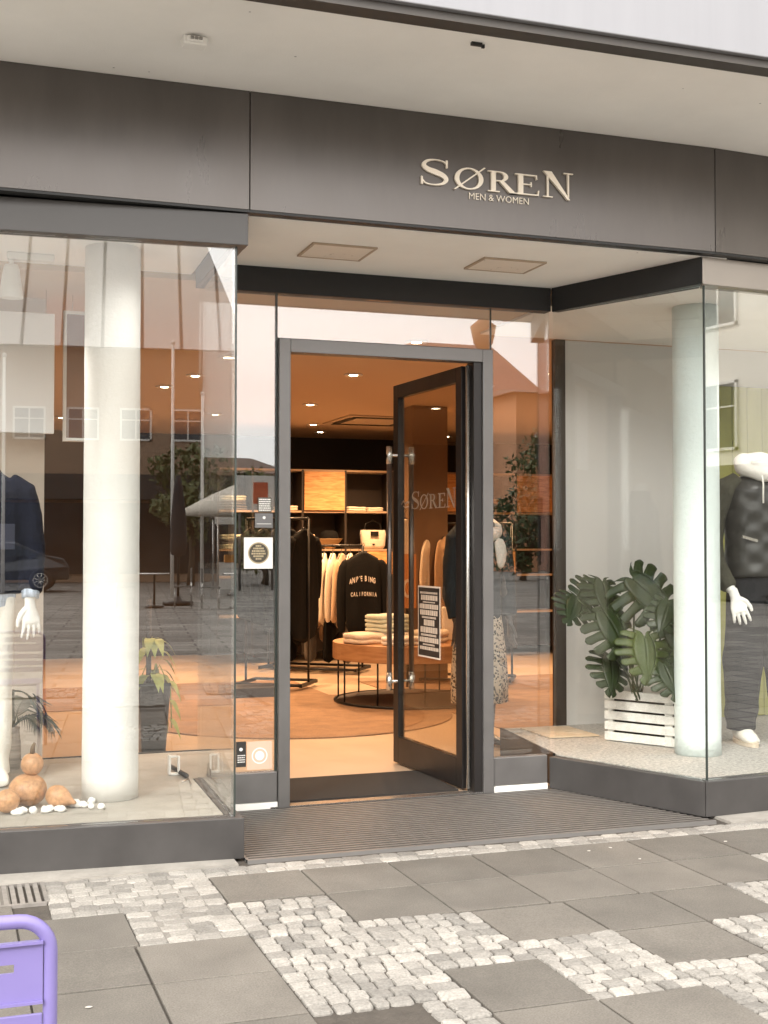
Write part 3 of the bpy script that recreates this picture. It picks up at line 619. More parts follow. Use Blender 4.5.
for i in range(10):
    f=(i+.8)/11; x=4.22-(4.22-3.35)*f; y=12.75+(13.4-12.75)*f
    garment('hanging_garment',desc[i]+' in the shop',(x-.0,y-.12,1.26),1.05+random.uniform(-.12,.12),cols[i],L=.72+.05*(i%3)+(.22 if i>5 else 0),W=.42,seed=i+10,group='garments on the low rail',sl=.66)
for i in range(8):
    f=(i+.5)/8; garment('hanging_garment',('charcoal jacket','black blouse','dark brown coat','black cardigan','grey wool coat','black trench coat','olive jacket','black knit dress')[i]+' on the rear side of the low rail',(4.16-.82*f,12.98+.60*f,1.24),1.0+.1*(i%3),(M_greyc,M_blackc,M_tanc,M_blackc)[i%4],L=.85+.05*(i%3),W=.44,seed=i+90,group='dark garments behind the low rail',sl=.7)
for i in range(4):
    garment('trousers_on_hanger','dark trousers hanging low under the low rail, '+('nearest the table','second from the table','third from the table','farthest from the table')[i],(4.05-.17*i,12.72+.14*i,.66),.9,(M_greyc,M_blackc)[i%2],L=.56,W=.26,seed=i+40,sleeve=False,group='trousers under the low rail',cat='trousers')
# black coats nearer on the left
rail('clothes_rail','tall black clothes rail with black coats left of the door opening',(2.75,11.9),(3.28,11.55),1.62,0)
for i in range(5):
    garment('black_coat','black coat on the tall left rail, '+('closest to the door gap','second from the gap','third from the gap','fourth from the gap','farthest from the gap')[i],(3.24-.115*i,11.58+.075*i,1.50),.75+random.uniform(-.1,.1),M_blackc,L=1.08-.05*i,W=.46,seed=i+20,group='black coats on the tall rail',cat='coat')
# right rack behind door glass
rail('clothes_rail','black clothes rail with cream and pink garments right of the brown pillar',(4.55,11.75),(5.3,11.3),1.58,0)
for i,(m,dn) in enumerate(((M_cream,'cream long cardigan nearest the brown pillar'),(M_tanc,'rose brown long cardigan beside the pillar'),(M_whitec,'white blouse on the right rail'),(M_greyc,'dark patterned coat on the right rail'),(M_cream,'ivory jacket on the right rail'),(M_blackc,'black jacket at the end of the right rail'))):
    garment('hanging_garment',dn,(4.62+.12*i,11.70-.07*i,1.47),.85,m,L=.95 if i<2 else .7+.1*(i%2),W=.42,seed=i+60,group='garments on the right rail')
# ------------------------------------------------------------------ pillar in shop
q=MB(); q.box(4.34,4.72,11.55,11.95,.0,2.749); tag(q.build('pillar',mat('pillar_brown',(.20,.125,.075),.55,var=.08,vs=4),None,bevel=.01),'square brown pillar seen through the open glass door','pillar')
t=thing('sale_board','orange board with a large cream ring figure leaning before the pillar','sign board',(4.18,11.3,.0))
q=MB(); q.cbox((4.19,11.28,1.02),(.17,.02,.52)); q.build('board',mat('orange_board',(.55,.24,.08),.7),t)
q=MB(); q.strip([(4.19+.055*math.cos(2*PI*k/24),.95+.09*math.sin(2*PI*k/24)) for k in range(24)],[(4.19+.033*math.cos(2*PI*k/24),.95+.062*math.sin(2*PI*k/24)) for k in range(24)],11.262,11.269,True); q.build('figure',M_cream,t)
q=MB(); q.cbox((4.19,11.28,.38),(.03,.03,.76)); q.build('post',M_black,t)
t=garment('cream_robe','cream towel robe hung above the orange board in front of the pillar',(4.19,11.35,1.60),-.3,M_cream,L=.36,W=.18,sleeve=False,seed=77,cat='robe')
# ------------------------------------------------------------------ round table
T=thing('round_table','round oak drum table on thin black legs holding folded knitwear','table',(3.85,10.3,0))
wood('table_oak',(.36,.17,.07),(.50,.27,.12),(1.5,1.5,10))
q=MB(); disc(q,3.85,10.3,.68,.385,.53,72); q.build('top',MATS['table_oak'],T,bevel=.006)
for k in range(10):
    a=2*PI*k/10+.15; q=MB(); q.tube([(3.85+.64*math.cos(a),10.3+.64*math.sin(a),.03),(3.85+.64*math.cos(a),10.3+.64*math.sin(a),.384)],.008,8); q.build('leg',M_black,T)
q=MB(); q.tube([(3.85+.66*math.cos(2*PI*k/48),10.3+.66*math.sin(2*PI*k/48),.022) for k in range(48)],.012,8,closed=True); q.build('base_ring',M_black,T)
q=MB(); disc(q,3.85,10.3,.64,.0125,.028,48); q.build('base_plate',mat('base_dark',(.05,.03,.02),.6),T)
gk='folded knits on the round table'
st=[('sage folded sweater, topmost of the tall pile on the round table',(3.62,10.22,.70),(.36,.30,.07),M_green),
('grey green folded sweater, middle of the tall pile on the round table',(3.63,10.22,.625),(.38,.31,.075),M_green),
('white folded sweater, bottom of the tall pile on the round table',(3.64,10.22,.535),(.40,.32,.085),M_whitec),
('cream folded sweater at the left rim of the round table',(3.36,10.12,.533),(.30,.28,.09),M_cream),
('cream folded sweater at the front rim of the round table',(3.62,9.86,.533),(.34,.25,.07),M_whitec),
('ivory folded sweater right of the tall pile on the table',(3.93,10.05,.533),(.30,.28,.10),M_cream)]
for i,(l,c,dm,m) in enumerate(st): folded('folded_sweater',l,c,dm,m,.3+.2*(i%3),gk,30+i)
t=thing('paper_bag','large white shopping bag standing on the right of the table','shopping bag',(4.26,10.22,.531))
q=MB(Matrix.Translation((4.26,10.22,0))@Matrix.Rotation(-.3,4,'Z')); q.box(-.13,.13,-.07,.07,.532,.82); q.build('bag',mat('paper_white',(.78,.70,.60),.8,bump=.2,bs=12),t,bevel=.008)
q=MB(Matrix.Translation((4.26,10.22,0))@Matrix.Rotation(-.3,4,'Z')); q.tube([(-.05,-.072,.80),(-.04,-.075,.88),(.04,-.075,.88),(.05,-.072,.80)],.005,6); q.build('handle',M_greyc,t)
q=MB(); q.cbox((2.6,11.1,.05),(.5,.35,.09)); tag(q.build('display_plinth',M_sh,None,bevel=.004),'low dark display plinth on the shop floor left of the table','plinth')
# ------------------------------------------------------------------ columns
for (x,y,l) in ((.74,6.02,'white plaster column inside the left display window'),(4.055,6.165,'white plaster column inside the right display window beside the planter')):
    z1=2.779 if x<2 else 2.734
    q=MB(); q.lathe([(.130,.181+(z1-.181)*i/24) for i in range(25)],(x,y,0),64); q.jitter(.0022,6,x); tag(q.build('column',M_column if x<2 else mat('column_plaster_cool',(.66,.73,.71),.85,var=.05,vs=3,bump=.5,bs=38)),l,'column')
# ------------------------------------------------------------------ mannequins
def hand(q,w,dn,side,pal,s=1.0,curl=.25,thumb=1):
    """w wrist point, dn pointing to the finger tips, side across palm (towards thumb), pal palm normal"""
    w=Vector(w); dn=Vector(dn).normalized(); side=Vector(side); side=(side-dn*side.dot(dn)).normalized(); pal=dn.cross(side).normalized()*(1 if thumb>0 else -1)
    q.tube([w-dn*.03,w+dn*.02*s,w+dn*.055*s,w+dn*.085*s,w+dn*.095*s],[(.023*s,.018*s),(.026*s,.016*s),(.038*s,.014*s),(.041*s,.013*s),(.036*s,.010*s)],14,up=tuple(side))
    for i,(o,ln) in enumerate(((.030,.074),(.010,.082),(-.011,.076),(-.031,.060))):
        a=w+dn*.082*s+side*o*s; spread=side*(o*5.5)
        p=[a]; dcur=(dn+spread).normalized()
        for k,fr in enumerate((.42,.32,.26)):
            c=curl*(k*.9+.35); dd=(dcur*math.cos(c)+pal*math.sin(c)).normalized(); p.append(p[-1]+dd*ln*fr*s)
        q.tube([a-dn*.02]+p,[.0095*s,.0095*s,.0085*s,.0078*s,.0052*s],10)
    a=w+dn*.03*s+side*.022*s
    q.tube([a,a+side*.024*s+dn*.022*s,a+side*.036*s+dn*.05*s+pal*.006,a+side*.038*s+dn*.075*s+pal*.012],[.014*s,.0125*s,.0105*s,.007*s],10)
M_mann=mat('mannequin_white',(.80,.78,.74),.35,var=.02)
def mannequin_body(t,H,arms,male=True,legs=None,head=False,m=M_mann,nk=1.0):
    q=MB(); k=H
    sh=.20 if male else .175
    q.loft([(0,0,.83*k,.15,.10),(0,0,.90*k,.165,.11),(0,0,1.03*k,.135,.095),(0,0,1.16*k,.15,.105),(0,0,1.30*k,.175,.11),(0,0,1.39*k,.17,.09),(0,0,1.44*k,.10,.07),(0,0,1.48*k,.06,.058),(0,0,(1.48+.08*nk)*k,.053,.055),(0,0,(1.48+.085*nk)*k,.035,.036)],n=24)
    for p in arms: q.tube(p[:4],[.058,.05,.04,.027],14); 
    for (w,dn,side,th) in [a[4] for a in arms]: hand(q,w,dn,side,None,1.12,.28,th)
    for s_ in (1,-1):
        lp=legs[0 if s_>0 else 1] if legs else [(s_*.085,0,.86*k),(s_*.09,-.005,.48*k),(s_*.095,.02,.08*k)]
        q.tube(lp,[.085,.055,.035],14)
        f=Vector(lp[-1]); q.tube([f+Vector((0,.03,-.03)),f+Vector((0,-.06,-.045)),f+Vector((0,-.15,-.058))],[.034,.032,.02],12,flat=1.2)
    if head: q.ell((0,-.01,1.72*k-.02),(.075,.095,.115),24,16)
    return q.build('body',m,t,remesh=.0042)
# --- left mannequin, navy overshirt
t=localthing('mannequin','headless white mannequin in navy overshirt and cream trousers in the left window','mannequin',(.150,6.55,.181),rz=.12); t.scale=(1,1,1.05)
ra=[(.19,0,1.40),(.245,.0,1.15),(.252,-.02,.98),(.245,-.06,.875),((.243,-.065,.86),(.05,-.12,-1),(-1,-.2,0),1)]
la=[(-.19,0,1.40),(-.245,.0,1.15),(-.255,-.02,.93),(-.25,-.04,.80),((-.25,-.045,.785),(0,-.1,-1),(.25,-1,0),1)]
mannequin_body(t,1.02,[ra,la])
q=MB()
q.loft([(0,0,.90,.205,.135),(0,0,1.0,.20,.13),(0,0,1.12,.20,.13),(0,0,1.28,.215,.135),(0,0,1.38,.215,.125),(0,0,1.435,.18,.10),(0,0,1.475,.115,.085),(0,0,1.53,.085,.078),(0,0,1.54,.078,.072)],n=40)
for s_,A in ((1,ra),(-1,la)):
    q.tube([(s_*.14,0,1.43),(s_*.21,0,1.38),(s_*.245,0,1.26),(s_*.262,-.01,1.11),(s_*.262,-.03,.98),(s_*.25,-.05,.905)],[(.06,.07),(.075,.08),(.072,.075),(.066,.068),(.06,.06),(.055,.054)],20)
q.build('overshirt',M_navy,t,remesh=.009,disp=(.014,.16))
q=MB(); q.cbox((.105,-.142,1.17),(.10,.012,.12),(0,0,.1)); q.build('pocket',mat('cloth_navy_light',(.03,.033,.055),.9),t,bevel=.004)
q=MB(); q.loft([(0,0,.80,.182,.122),(0,0,.88,.188,.127),(0,0,1.02,.18,.12)],n=36); 
stripe=mat('shirt_stripe',(.50,.56,.66),.9,var=.55,vs=9,stretch=(9,9,.05))
q.jitter(.006,10,3); q.build('striped_shirt',stripe,t,sub=1)
for s_ in (1,-1):
    q=MB(); q.tube([(s_*.249,-.048,.92),(s_*.247,-.056,.878)],[.046,.043],18); q.build('cuff',stripe,t)
q=MB()
q.loft([(0,0,.80,.165,.115),(0,0,.88,.175,.12),(0,0,.95,.165,.11)],n=32)
for s_ in (1,-1):
    a,b=dense([(s_*.085,0,.88),(s_*.09,0,.65),(s_*.095,0,.40),(s_*.10,0,.18),(s_*.10,0,.045)],[.094,.088,.076,.068,.066],9); q.tube(a,b,32)
for i,p in enumerate(q.v):
    an=math.atan2(p.y,p.x-(.095 if p.x>0 else -.095)); q.v[i]=p+Vector((math.cos(an),math.sin(an),0))*(.010*noise.noise(Vector((p.x*8,p.y*8,p.z*5)))+.006*math.sin(p.z*44+an*2.2)*max(0,1-abs(p.z-.13)*8))
q.build('trousers',mat('cloth_ivory',(.80,.77,.70),.9,var=.04,vs=9,bump=.4,bs=30),t,remesh=.008)
q=MB(); 
for s_ in (1,-1): q.tube([(s_*.10,.07,.035),(s_*.10,.0,.05),(s_*.10,-.10,.035),(s_*.10,-.16,.025)],[(.035,.04),(.045,.042),(.034,.045),(.02,.032)],14,up=(0,0,1))
q.build('shoe',M_whitec,t,remesh=.008)
# --- right mannequin, quilted gilet
t=localthing('mannequin','headless white mannequin in dark quilted gilet, olive sweatshirt and black trousers in the right window','mannequin',(4.655,6.38,.181),rz=-.25); t.scale=(1.04,1.04,1.055)
ra=[(-.20,0,1.46),(-.285,.02,1.22),(-.29,-.03,1.0),(-.23,-.13,.87),((-.222,-.145,.85),(.28,-.15,-1),(1,-.2,.1),-1)]
la=[(.20,0,1.46),(.28,.02,1.20),(.29,-.02,.97),(.28,-.04,.82),((.28,-.045,.80),(0,-.1,-1),(-.25,-1,0),-1)]
mannequin_body(t,1.07,[ra,la],nk=.25)
M_olive=mat('cloth_olive',(.060,.057,.040),.9,var=.12,vs=10,bump=.5,bs=40,spec=.2)
q=MB()
for s_ in (1,-1):
    q.tube([(s_*.14,0,1.49),(s_*.22,0,1.44),(s_*.285,.01,1.30),(s_*.312,.0,1.15),(s_*.30,-.04,1.03),(s_*(.25),-.105 if s_<0 else -.05,.91),(s_*(.24),-.12 if s_<0 else -.05,.885)],[(.06,.07),(.08,.085),(.078,.078),(.072,.07),(.064,.062),(.05,.05),(.04,.04)],20)
q.loft([(0,0,.90,.18,.12),(0,0,1.2,.19,.125),(0,0,1.44,.19,.115),(0,0,1.52,.09,.08)],n=32)
q.build('sweatshirt',M_olive,t,remesh=.009,disp=(.016,.13))
# quilted gilet with diamond relief
qm=mat('quilted_nylon',(.026,.024,.020),.4,var=.15,vs=12)
nt=qm.node_tree; N=nt.nodes; L=nt.links; bq=N['Principled BSDF']; tc=N.new('ShaderNodeTexCoord')
mpq=N.new('ShaderNodeMapping'); mpq.inputs['Scale'].default_value=(-1,-1,1); L.new(tc.outputs['Object'],mpq.inputs[0])
w1=N.new('ShaderNodeTexWave'); w1.bands_direction='DIAGONAL'; w1.inputs['Scale'].default_value=5.5; w1.inputs['Distortion'].default_value=.8
w2=N.new('ShaderNodeTexWave'); w2.bands_direction='DIAGONAL'; w2.inputs['Scale'].default_value=5.5; w2.inputs['Distortion'].default_value=.8
L.new(tc.outputs['Object'],w1.inputs[0]); L.new(mpq.outputs[0],w2.inputs[0]); ad=N.new('ShaderNodeMath'); ad.operation='ADD'; L.new(w1.outputs[1],ad.inputs[0]); L.new(w2.outputs[1],ad.inputs[1])
bp=N.new('ShaderNodeBump'); bp.inputs['Strength'].default_value=.6; bp.inputs['Distance'].default_value=.008; L.new(ad.outputs[0],bp.inputs['Height']); L.new(bp.outputs[0],bq.inputs['Normal'])
q=MB(); q.loft([(0,0,.945,.205,.145),(0,0,.955,.222,.155),(0,0,1.15,.215,.15),(0,0,1.32,.228,.152),(0,0,1.44,.228,.138),(0,0,1.495,.17,.11),(0,0,1.525,.10,.09)],n=44)
q.jitter(.008,9,6); q.build('gilet',qm,t,remesh=.009)
q=MB(); q.tube([(.045,-.156,.95),(.035,-.158,1.2),(.03,-.155,1.40),(.05,-.13,1.5)],.006,6); q.cbox((-.13,-.148,1.16),(.10,.012,.016),(0,.25,.2)); q.build('zip',M_steel,t)
q=MB(); q.loft([(.10,-.145,1.05,.05,.025),(.10,-.15,1.25,.055,.03),(.09,-.14,1.42,.05,.03),(.05,-.10,1.50,.05,.03)],n=16); q.jitter(.01,15,2); q.build('scarf',mat('cloth_sand',(.62,.50,.38),.9,bump=.5,bs=40),t,sub=1)
q=MB(); q.tube([(.125*math.cos(a)*1.0,.11*math.sin(a)-.005,1.575+.05*math.sin(a)) for a in [2*PI*k/20 for k in range(20)]],[.043+.007*math.sin(k*1.9) for k in range(20)],12,closed=True); q.jitter(.006,25,1)
q.build('hood',mat('cloth_offwhite',(.78,.74,.68),.95,bump=.5,bs=50,sheen=.3),t,sub=1)
q=MB(); q.tube([(-.05,-.115,1.57),(-.055,-.165,1.47),(-.058,-.17,1.36)],.005,6); q.tube([(.05,-.115,1.57),(.05,-.16,1.48)],.005,6); q.build('drawstring',M_whitec,t)
q=MB()
q.loft([(0,0,.84,.175,.125),(0,0,.93,.185,.13),(0,0,1.02,.175,.12)],n=32)
for sg,pp in ((-1,[(-.09,0,.92),(-.11,-.01,.65),(-.125,-.005,.42),(-.13,.0,.22),(-.13,0,.075)]),(1,[(.09,0,.92),(.10,-.03,.65),(.11,-.03,.42),(.12,-.02,.22),(.12,-.02,.075)])):
    a,b=dense(pp,[.118,.114,.106,.092,.080],9); q.tube(a,b,32)
for i,p in enumerate(q.v):
    an=math.atan2(p.y,p.x-(.11 if p.x>0 else -.11)); q.v[i]=p+Vector((math.cos(an),math.sin(an),0))*(.012*noise.noise(Vector((p.x*7,p.y*7,p.z*5)))+.007*math.sin(p.z*46+an*2.2)*max(0,1-abs(p.z-.16)*7)+.005*math.sin(p.z*38+an*3)*max(0,1-abs(p.z-.50)*7))
q.build('trousers',mat('cloth_black_trouser',(.010,.010,.012),.85,bump=.3,bs=30,spec=.3),t,remesh=.008)
for s_ in (1,-1):
    q=MB(); q.tube([(s_*.125,.085,.055),(s_*.125,.05,.065),(s_*.125,-.03,.06),(s_*.128,-.11,.042),(s_*.13,-.185,.034)],[(.04,.035),(.055,.045),(.05,.046),(.036,.05),(.022,.038)],18,up=(0,0,1)); sh_=q.build('sneaker',mat('sneaker_white',(.80,.76,.68),.6,bump=.2,bs=60),t,sub=1)
    q=MB(); q.prism([(s_*.128+.05*math.cos(2*PI*k/20)*(1 if math.sin(2*PI*k/20)>0 else 1.05),-.055+.155*math.sin(2*PI*k/20)) for k in range(20)],.002,.024); q.build('sole',mat('sole_tan',(.60,.50,.38),.7),sh_)
    ORG[sh_.name]=Vector((0,0,0))
    q=MB(); [q.tube([(s_*.128-.03,-.04-.022*k,.088-.009*k),(s_*.128,-.045-.022*k,.098-.009*k),(s_*.128+.03,-.04-.022*k,.088-.009*k)],.004,6) for k in range(4)]; q.build('lace',M_whitec,sh_)
# black shoulder bag hung beside the right mannequin
t=thing('shoulder_bag','black ruched leather bag hanging behind the hand of the gilet mannequin','bag',(4.30,6.60,.80))
q=MB(); q.loft([(4.30,6.62,.80,.05,.04),(4.30,6.62,.84,.10,.06),(4.30,6.62,.93,.11,.065),(4.30,6.62,1.02,.085,.05),(4.30,6.62,1.06,.05,.03)],n=30,p=2.4); q.jitter(.02,16,4); q.build('body',mat('leather_black',(.02,.018,.016),.35,bump=.8,bs=30),t,sub=1)
q=MB(); q.tube([(4.24,6.62,1.04),(4.27,6.64,1.22),(4.38,6.60,1.44),(4.46,6.50,1.50)],.010,8); q.build('strap',M_blackc,t)
t=thing('tall_boot','tall black ruched boot standing beside the mannequin legs in the right window','boot',(4.45,6.75,.181))
q=MB(); q.tube([(4.43,6.74,.68),(4.435,6.74,.5),(4.44,6.75,.35),(4.44,6.75,.25),(4.45,6.73,.215)],[.06,.058,.052,.045,.05],18); q.tube([(4.45,6.76,.225),(4.46,6.68,.21),(4.47,6.60,.20)],[.042,.036,.02],14); q.jitter(.01,26,2)
q.build('shaft',MATS['leather_black'],t,sub=1)
# --- leopard skirt mannequin inside, behind the right sidelight
t=localthing('mannequin','dark headed mannequin in leopard skirt and white scarf behind the glass right of the door','mannequin',(3.44,7.86,.0),rz=.2)
ra=[(.17,0,1.42),(.215,.0,1.18),(.225,-.02,.98),(.22,-.05,.86),((.22,-.055,.845),(0,-.1,-1),(-.25,-1,0),-1)]
la=[(-.17,0,1.42),(-.215,.0,1.18),(-.225,-.02,.98),(-.22,-.05,.86),((-.22,-.055,.845),(0,-.1,-1),(.25,-1,0),1)]
mannequin_body(t,1.07,[ra,la],male=False,head=True,m=mat('mannequin_grey',(.10,.09,.085),.35))
q=MB(); q.loft([(0,0,.82,.17,.12),(0,0,1.05,.16,.115),(0,0,1.3,.18,.12),(0,0,1.45,.175,.105),(0,0,1.52,.08,.07)],n=36)
for s_ in (1,-1): q.tube([(s_*.13,0,1.48),(s_*.19,0,1.41),(s_*.225,.0,1.22),(s_*.238,-.01,1.03),(s_*.225,-.045,.88)],[.06,.068,.062,.055,.048],18)
q.build('jacket',mat('cloth_teal',(.022,.032,.042),.9,var=.2,vs=9,bump=.5,bs=40),t,remesh=.009,disp=(.014,.14))
q=MB(); q.tube([(-.14,-.05,1.50),(-.05,-.11,1.47),(.05,-.12,1.42),(.13,-.06,1.48),(.10,.07,1.54),(-.06,.08,1.55)],[.045]*6,12,closed=True); q.tube([(.06,-.13,1.42),(.09,-.15,1.30),(.08,-.15,1.2)],[.045,.05,.03],12,flat=.4); q.jitter(.02,12,3); q.build('scarf',M_whitec,t,sub=1)
leo=bpy.data.materials.new('leopard'); leo.use_nodes=True; nt=leo.node_tree; N=nt.nodes; L=nt.links; bq=N['Principled BSDF']; tc=N.new('ShaderNodeTexCoord'); vo=N.new('ShaderNodeTexVoronoi'); vo.inputs['Scale'].default_value=52
nn=N.new('ShaderNodeTexNoise'); nn.inputs['Scale'].default_value=25; L.new(tc.outputs['Object'],nn.inputs[0]); mxv=N.new('ShaderNodeMix'); mxv.data_type='VECTOR'; mxv.inputs[0].default_value=.06
L.new(tc.outputs['Object'],mxv.inputs[4]); L.new(nn.outputs['Color'],mxv.inputs[5]); L.new(mxv.outputs[1],vo.inputs['Vector']); cr_=N.new('ShaderNodeValToRGB'); cr_.color_ramp.interpolation='CONSTANT'
cr_.color_ramp.elements[0].color=(.02,.016,.012,1); cr_.color_ramp.elements[1].position=.42; cr_.color_ramp.elements[1].color=(.66,.58,.46,1); L.new(vo.outputs['Distance'],cr_.inputs[0]); L.new(cr_.outputs[0],bq.inputs['Base Color']); bq.inputs['Roughness'].default_value=.9
q=MB(); q.loft([(0,0,.30,.20,.17),(0,0,.45,.205,.17),(0,0,.65,.195,.15),(0,0,.80,.18,.13),(0,0,.95,.155,.11)],n=44)
for i,p in enumerate(q.v): a=math.atan2(p.y,p.x); q.v[i]=p*1+Vector((math.cos(a),math.sin(a),0))*.012*math.sin(a*9)*max(0,(1-p.z))
q.build('skirt',leo,t)
# ------------------------------------------------------------------ left window props
M_gourd=mat('gourd_skin',(.46,.24,.11),.45,var=.22,vs=14,bump=.15,bs=25,grain=60)
def gourd(l,prof,loc,tilt,rz,neck=None):
    t=localthing('gourd',l,'gourd',loc,group='dried gourds in the left window'); M=Euler((tilt,0,rz)).to_matrix().to_4x4()
    q=MB(M); q.lathe(prof,n=28); q.build('shell',M_gourd,t,sub=1)
    if neck: q=MB(M); q.tube(neck,[.012,.009,.006],8); q.build('stem',mat('stem_brown',(.12,.07,.03),.7),t)
    return t
import itertools
def sph(r,sq=.92,n=9,neckr=0): return [(max(.004,r*math.sin(PI*(i+.15)/(n+.3))),r*sq*(1-math.cos(PI*(i+.15)/(n+.3)))) for i in range(n+1)]
gourd('big round brown gourd at the centre of the pile by the window column',sph(.088,.86),(.36,5.93,.180),0,0)
gourd('small upright tan gourd with dark stem balanced on top of the pile',sph(.052,1.0),(.378,5.925,.322),.1,0,[(0,0,.10),(.002,0,.13),(.01,0,.15)])
gourd('small brown gourd with pointed neck right of the pile',[(.01,-.055),(.038,-.045),(.052,-.01),(.050,.02),(.035,.045),(.018,.068),(.010,.085),(.006,.10)],(.485,5.84,.235),PI/2+.25,.9)
gourd('brown gourd lying low at the left end of the pile',[(.01,-.055),(.038,-.045),(.055,-.01),(.052,.02),(.035,.045),(.018,.06),(.010,.075)],(.265,5.80,.237),PI/2,2.4)
M_peb=mat('pebble_white',(.82,.80,.76),.6,var=.06,vs=10)
random.seed(11)
for i in range(30):
    x=random.choice((random.uniform(.30,.70),random.uniform(.52,.66))); y=random.uniform(5.76,5.80) if x<.5 else random.uniform(5.76,5.90)
    q=MB(Matrix.Translation((x,y,.192))@Matrix.Rotation(random.random()*3,4,'Z')); r=random.uniform(.012,.030)
    q.ell((0,0,0),(r*1.25,r*.85,.011+.006*random.random()),12,7,amp=.3,sd=i)
    tag(q.build('pebble',M_peb),'smooth white pebble strewn in front of the gourds','pebble','white pebbles before the gourds')
# palm
t=thing('potted_palm','small palm with dark drooping fronds in a banded pot behind the cream trousers','palm',(.33,6.95,.181))
q=MB(); q.lathe([(.035,.0),(.042,.06),(.040,.14),(.033,.20),(.036,.22)],(.345,6.95,.181)); 
banded=mat('pot_banded',(.35,.30,.25),.5,var=.9,vs=9,stretch=(.3,.3,3)); q.build('pot',banded,t)
M_palm=mat('palm_leaf',(.030,.045,.022),.5,var=.2,vs=12)
M_palmp=mat('palm_leaf_pale',(.16,.15,.10),.6,var=.2,vs=12)  # paler, browner leaf colour for the last fronds
def frond(parent,base,dr,Lf,drop,m,seed=0,lw=.010,ll=.17):
    random.seed(seed); base=Vector(base); dr=Vector(dr).normalized(); q=MB(); pts=[]
    for i in range(17):
        u=i/16; pts.append(base+dr*Lf*u+Vector((0,0,-drop*u*u)))
    q.tube(pts,[.0045*(1-.7*i/16) for i in range(17)],6)
    for i in range(3,17):
        tt=(pts[i]-pts[i-1]).normalized(); sd=tt.cross(Vector((0,0,1))).normalized()
        for s_ in (1,-1):
            l=ll*(1-.45*abs(i/16-.45)*2)*random.uniform(.9,1.05); d1=(tt*.8+sd*s_*.75+Vector((0,0,-.15))).normalized(); d2=(d1+Vector((0,0,-.9))).normalized()
            a=pts[i]; b=a+d1*l*.5; c=b+d2*l*.55; wv=tt*lw
            q.add([a-wv*.4,a+wv*.4,b+wv*.6,c,b-wv*.6],[(0,1,2,4),(4,2,3)])
    q.build('frond',m,parent)
for i,(dr,Lf,dp,z) in enumerate((((1,-.35,.35),.20,.24,.62),((.9,.3,.9),.30,.22,.62),((.7,-.7,1.2),.30,.2,.62),((-.8,-.3,.8),.3,.2,.62),((.3,.5,1.2),.32,.15,.62))):
    frond(t,(.345,6.95,.40+.19*(i==0)),dr if i else (1,-.3,.25),Lf,dp,M_palm if i<3 else M_palmp,i,ll=.2)
q=MB(); q.tube([(.345,6.95,.39),(.34,6.95,.50),(.345,6.95,.60)],[.012,.010,.006],8); q.build('stalk',mat('stalk',(.08,.07,.03),.7),t)
# pothos in black planter (stands in the shop)
t=thing('potted_pothos','leafy pothos on a moss pole in a tall black planter behind the left display','potted plant',(1.26,8.1,0))
q=MB(); q.loft([(1.26,8.1,.0,.075,.075),(1.26,8.1,.47,.105,.105),(1.26,8.1,.49,.11,.11),(1.26,8.1,.485,.09,.09)],n=32,p=8); q.build('pot',mat('planter_black',(.015,.016,.017),.35),t)
q=MB(); q.tube([(1.235,8.1,.48),(1.235,8.1,1.02)],.017,10); q.build('moss_pole',mat('moss_pole',(.06,.035,.02),.95,bump=1,bs=60),t)
def heartleaf(q,base,dr,L_,w,droop=.4,sd=0):
    base=Vector(base); dr=Vector(dr).normalized(); s_=dr.cross(Vector((0,0,1))).normalized(); rows=[]
    for u,ww in ((0,.25),(.12,.85),(.35,1.0),(.6,.75),(.85,.3),(1,.0)):
        c=base+dr*L_*u+Vector((0,0,-droop*L_*u*u)); rows.append((c-s_*w*ww+Vector((0,0,.12*w*ww)),c,c+s_*w*ww+Vector((0,0,.12*w*ww))))
    vs=[p for r_ in rows for p in r_]; fs=[]
    for i in range(5): fs+=[(3*i,3*i+1,3*i+4,3*i+3),(3*i+1,3*i+2,3*i+5,3*i+4)]
    q.add(vs,fs,True)
M_poth=mat('pothos_leaf',(.30,.36,.10),.45,var=.3,vs=14)
q=MB(); random.seed(5)
for i in range(20):
    a=random.random()*2*PI; z=random.uniform(.5,.78); heartleaf(q,(1.26+.05*math.cos(a),8.1+.05*math.sin(a),z),(math.cos(a),math.sin(a),.3),.11,.035,1.3)
for i in range(5):
    a=random.random()*2*PI; q.tube([(1.26,8.1,.5),(1.26+.05*math.cos(a),8.1+.05*math.sin(a),.6),(1.26+.13*math.cos(a),8.1+.13*math.sin(a),.45),(1.26+.14*math.cos(a),8.1+.14*math.sin(a),.2)],.004,5)
    for k in range(3): heartleaf(q,(1.26+.13*math.cos(a),8.1+.13*math.sin(a),.5-.12*k),(math.cos(a),math.sin(a),-.6),.09,.03,1)
q.build('foliage',M_poth,t)
# small bracket, stick
t=thing('card_holder','small white plastic card holder standing on the canvas floor near the column','card holder',(1.115,6.49,.181))
q=MB(); q.cbox((1.10,6.50,.232),(.012,.035,.10)); q.cbox((1.118,6.49,.277),(.038,.03,.010)); q.cbox((1.125,6.485,.188),(.045,.03,.012)); q.cbox((1.143,6.475,.238),(.010,.03,.085)); q.build('clip',M_white,t,bevel=.002)
t=thing('clamp','dark rod clamp with steel hook lying on the canvas floor by the glass','clamp',(1.15,6.35,.185))
q=MB(); q.tube([(1.13,6.62,.20),(1.165,6.36,.195)],.012,10); q.build('grip',M_black,t)
q=MB(); q.tube([(1.165,6.36,.195),(1.16,6.28,.19),(1.15,6.18,.188),(1.14,6.13,.19)],.004,6); q.tube([(1.16,6.3,.19),(1.12,6.24,.188)],.003,6); q.build('hook',M_steel,t)
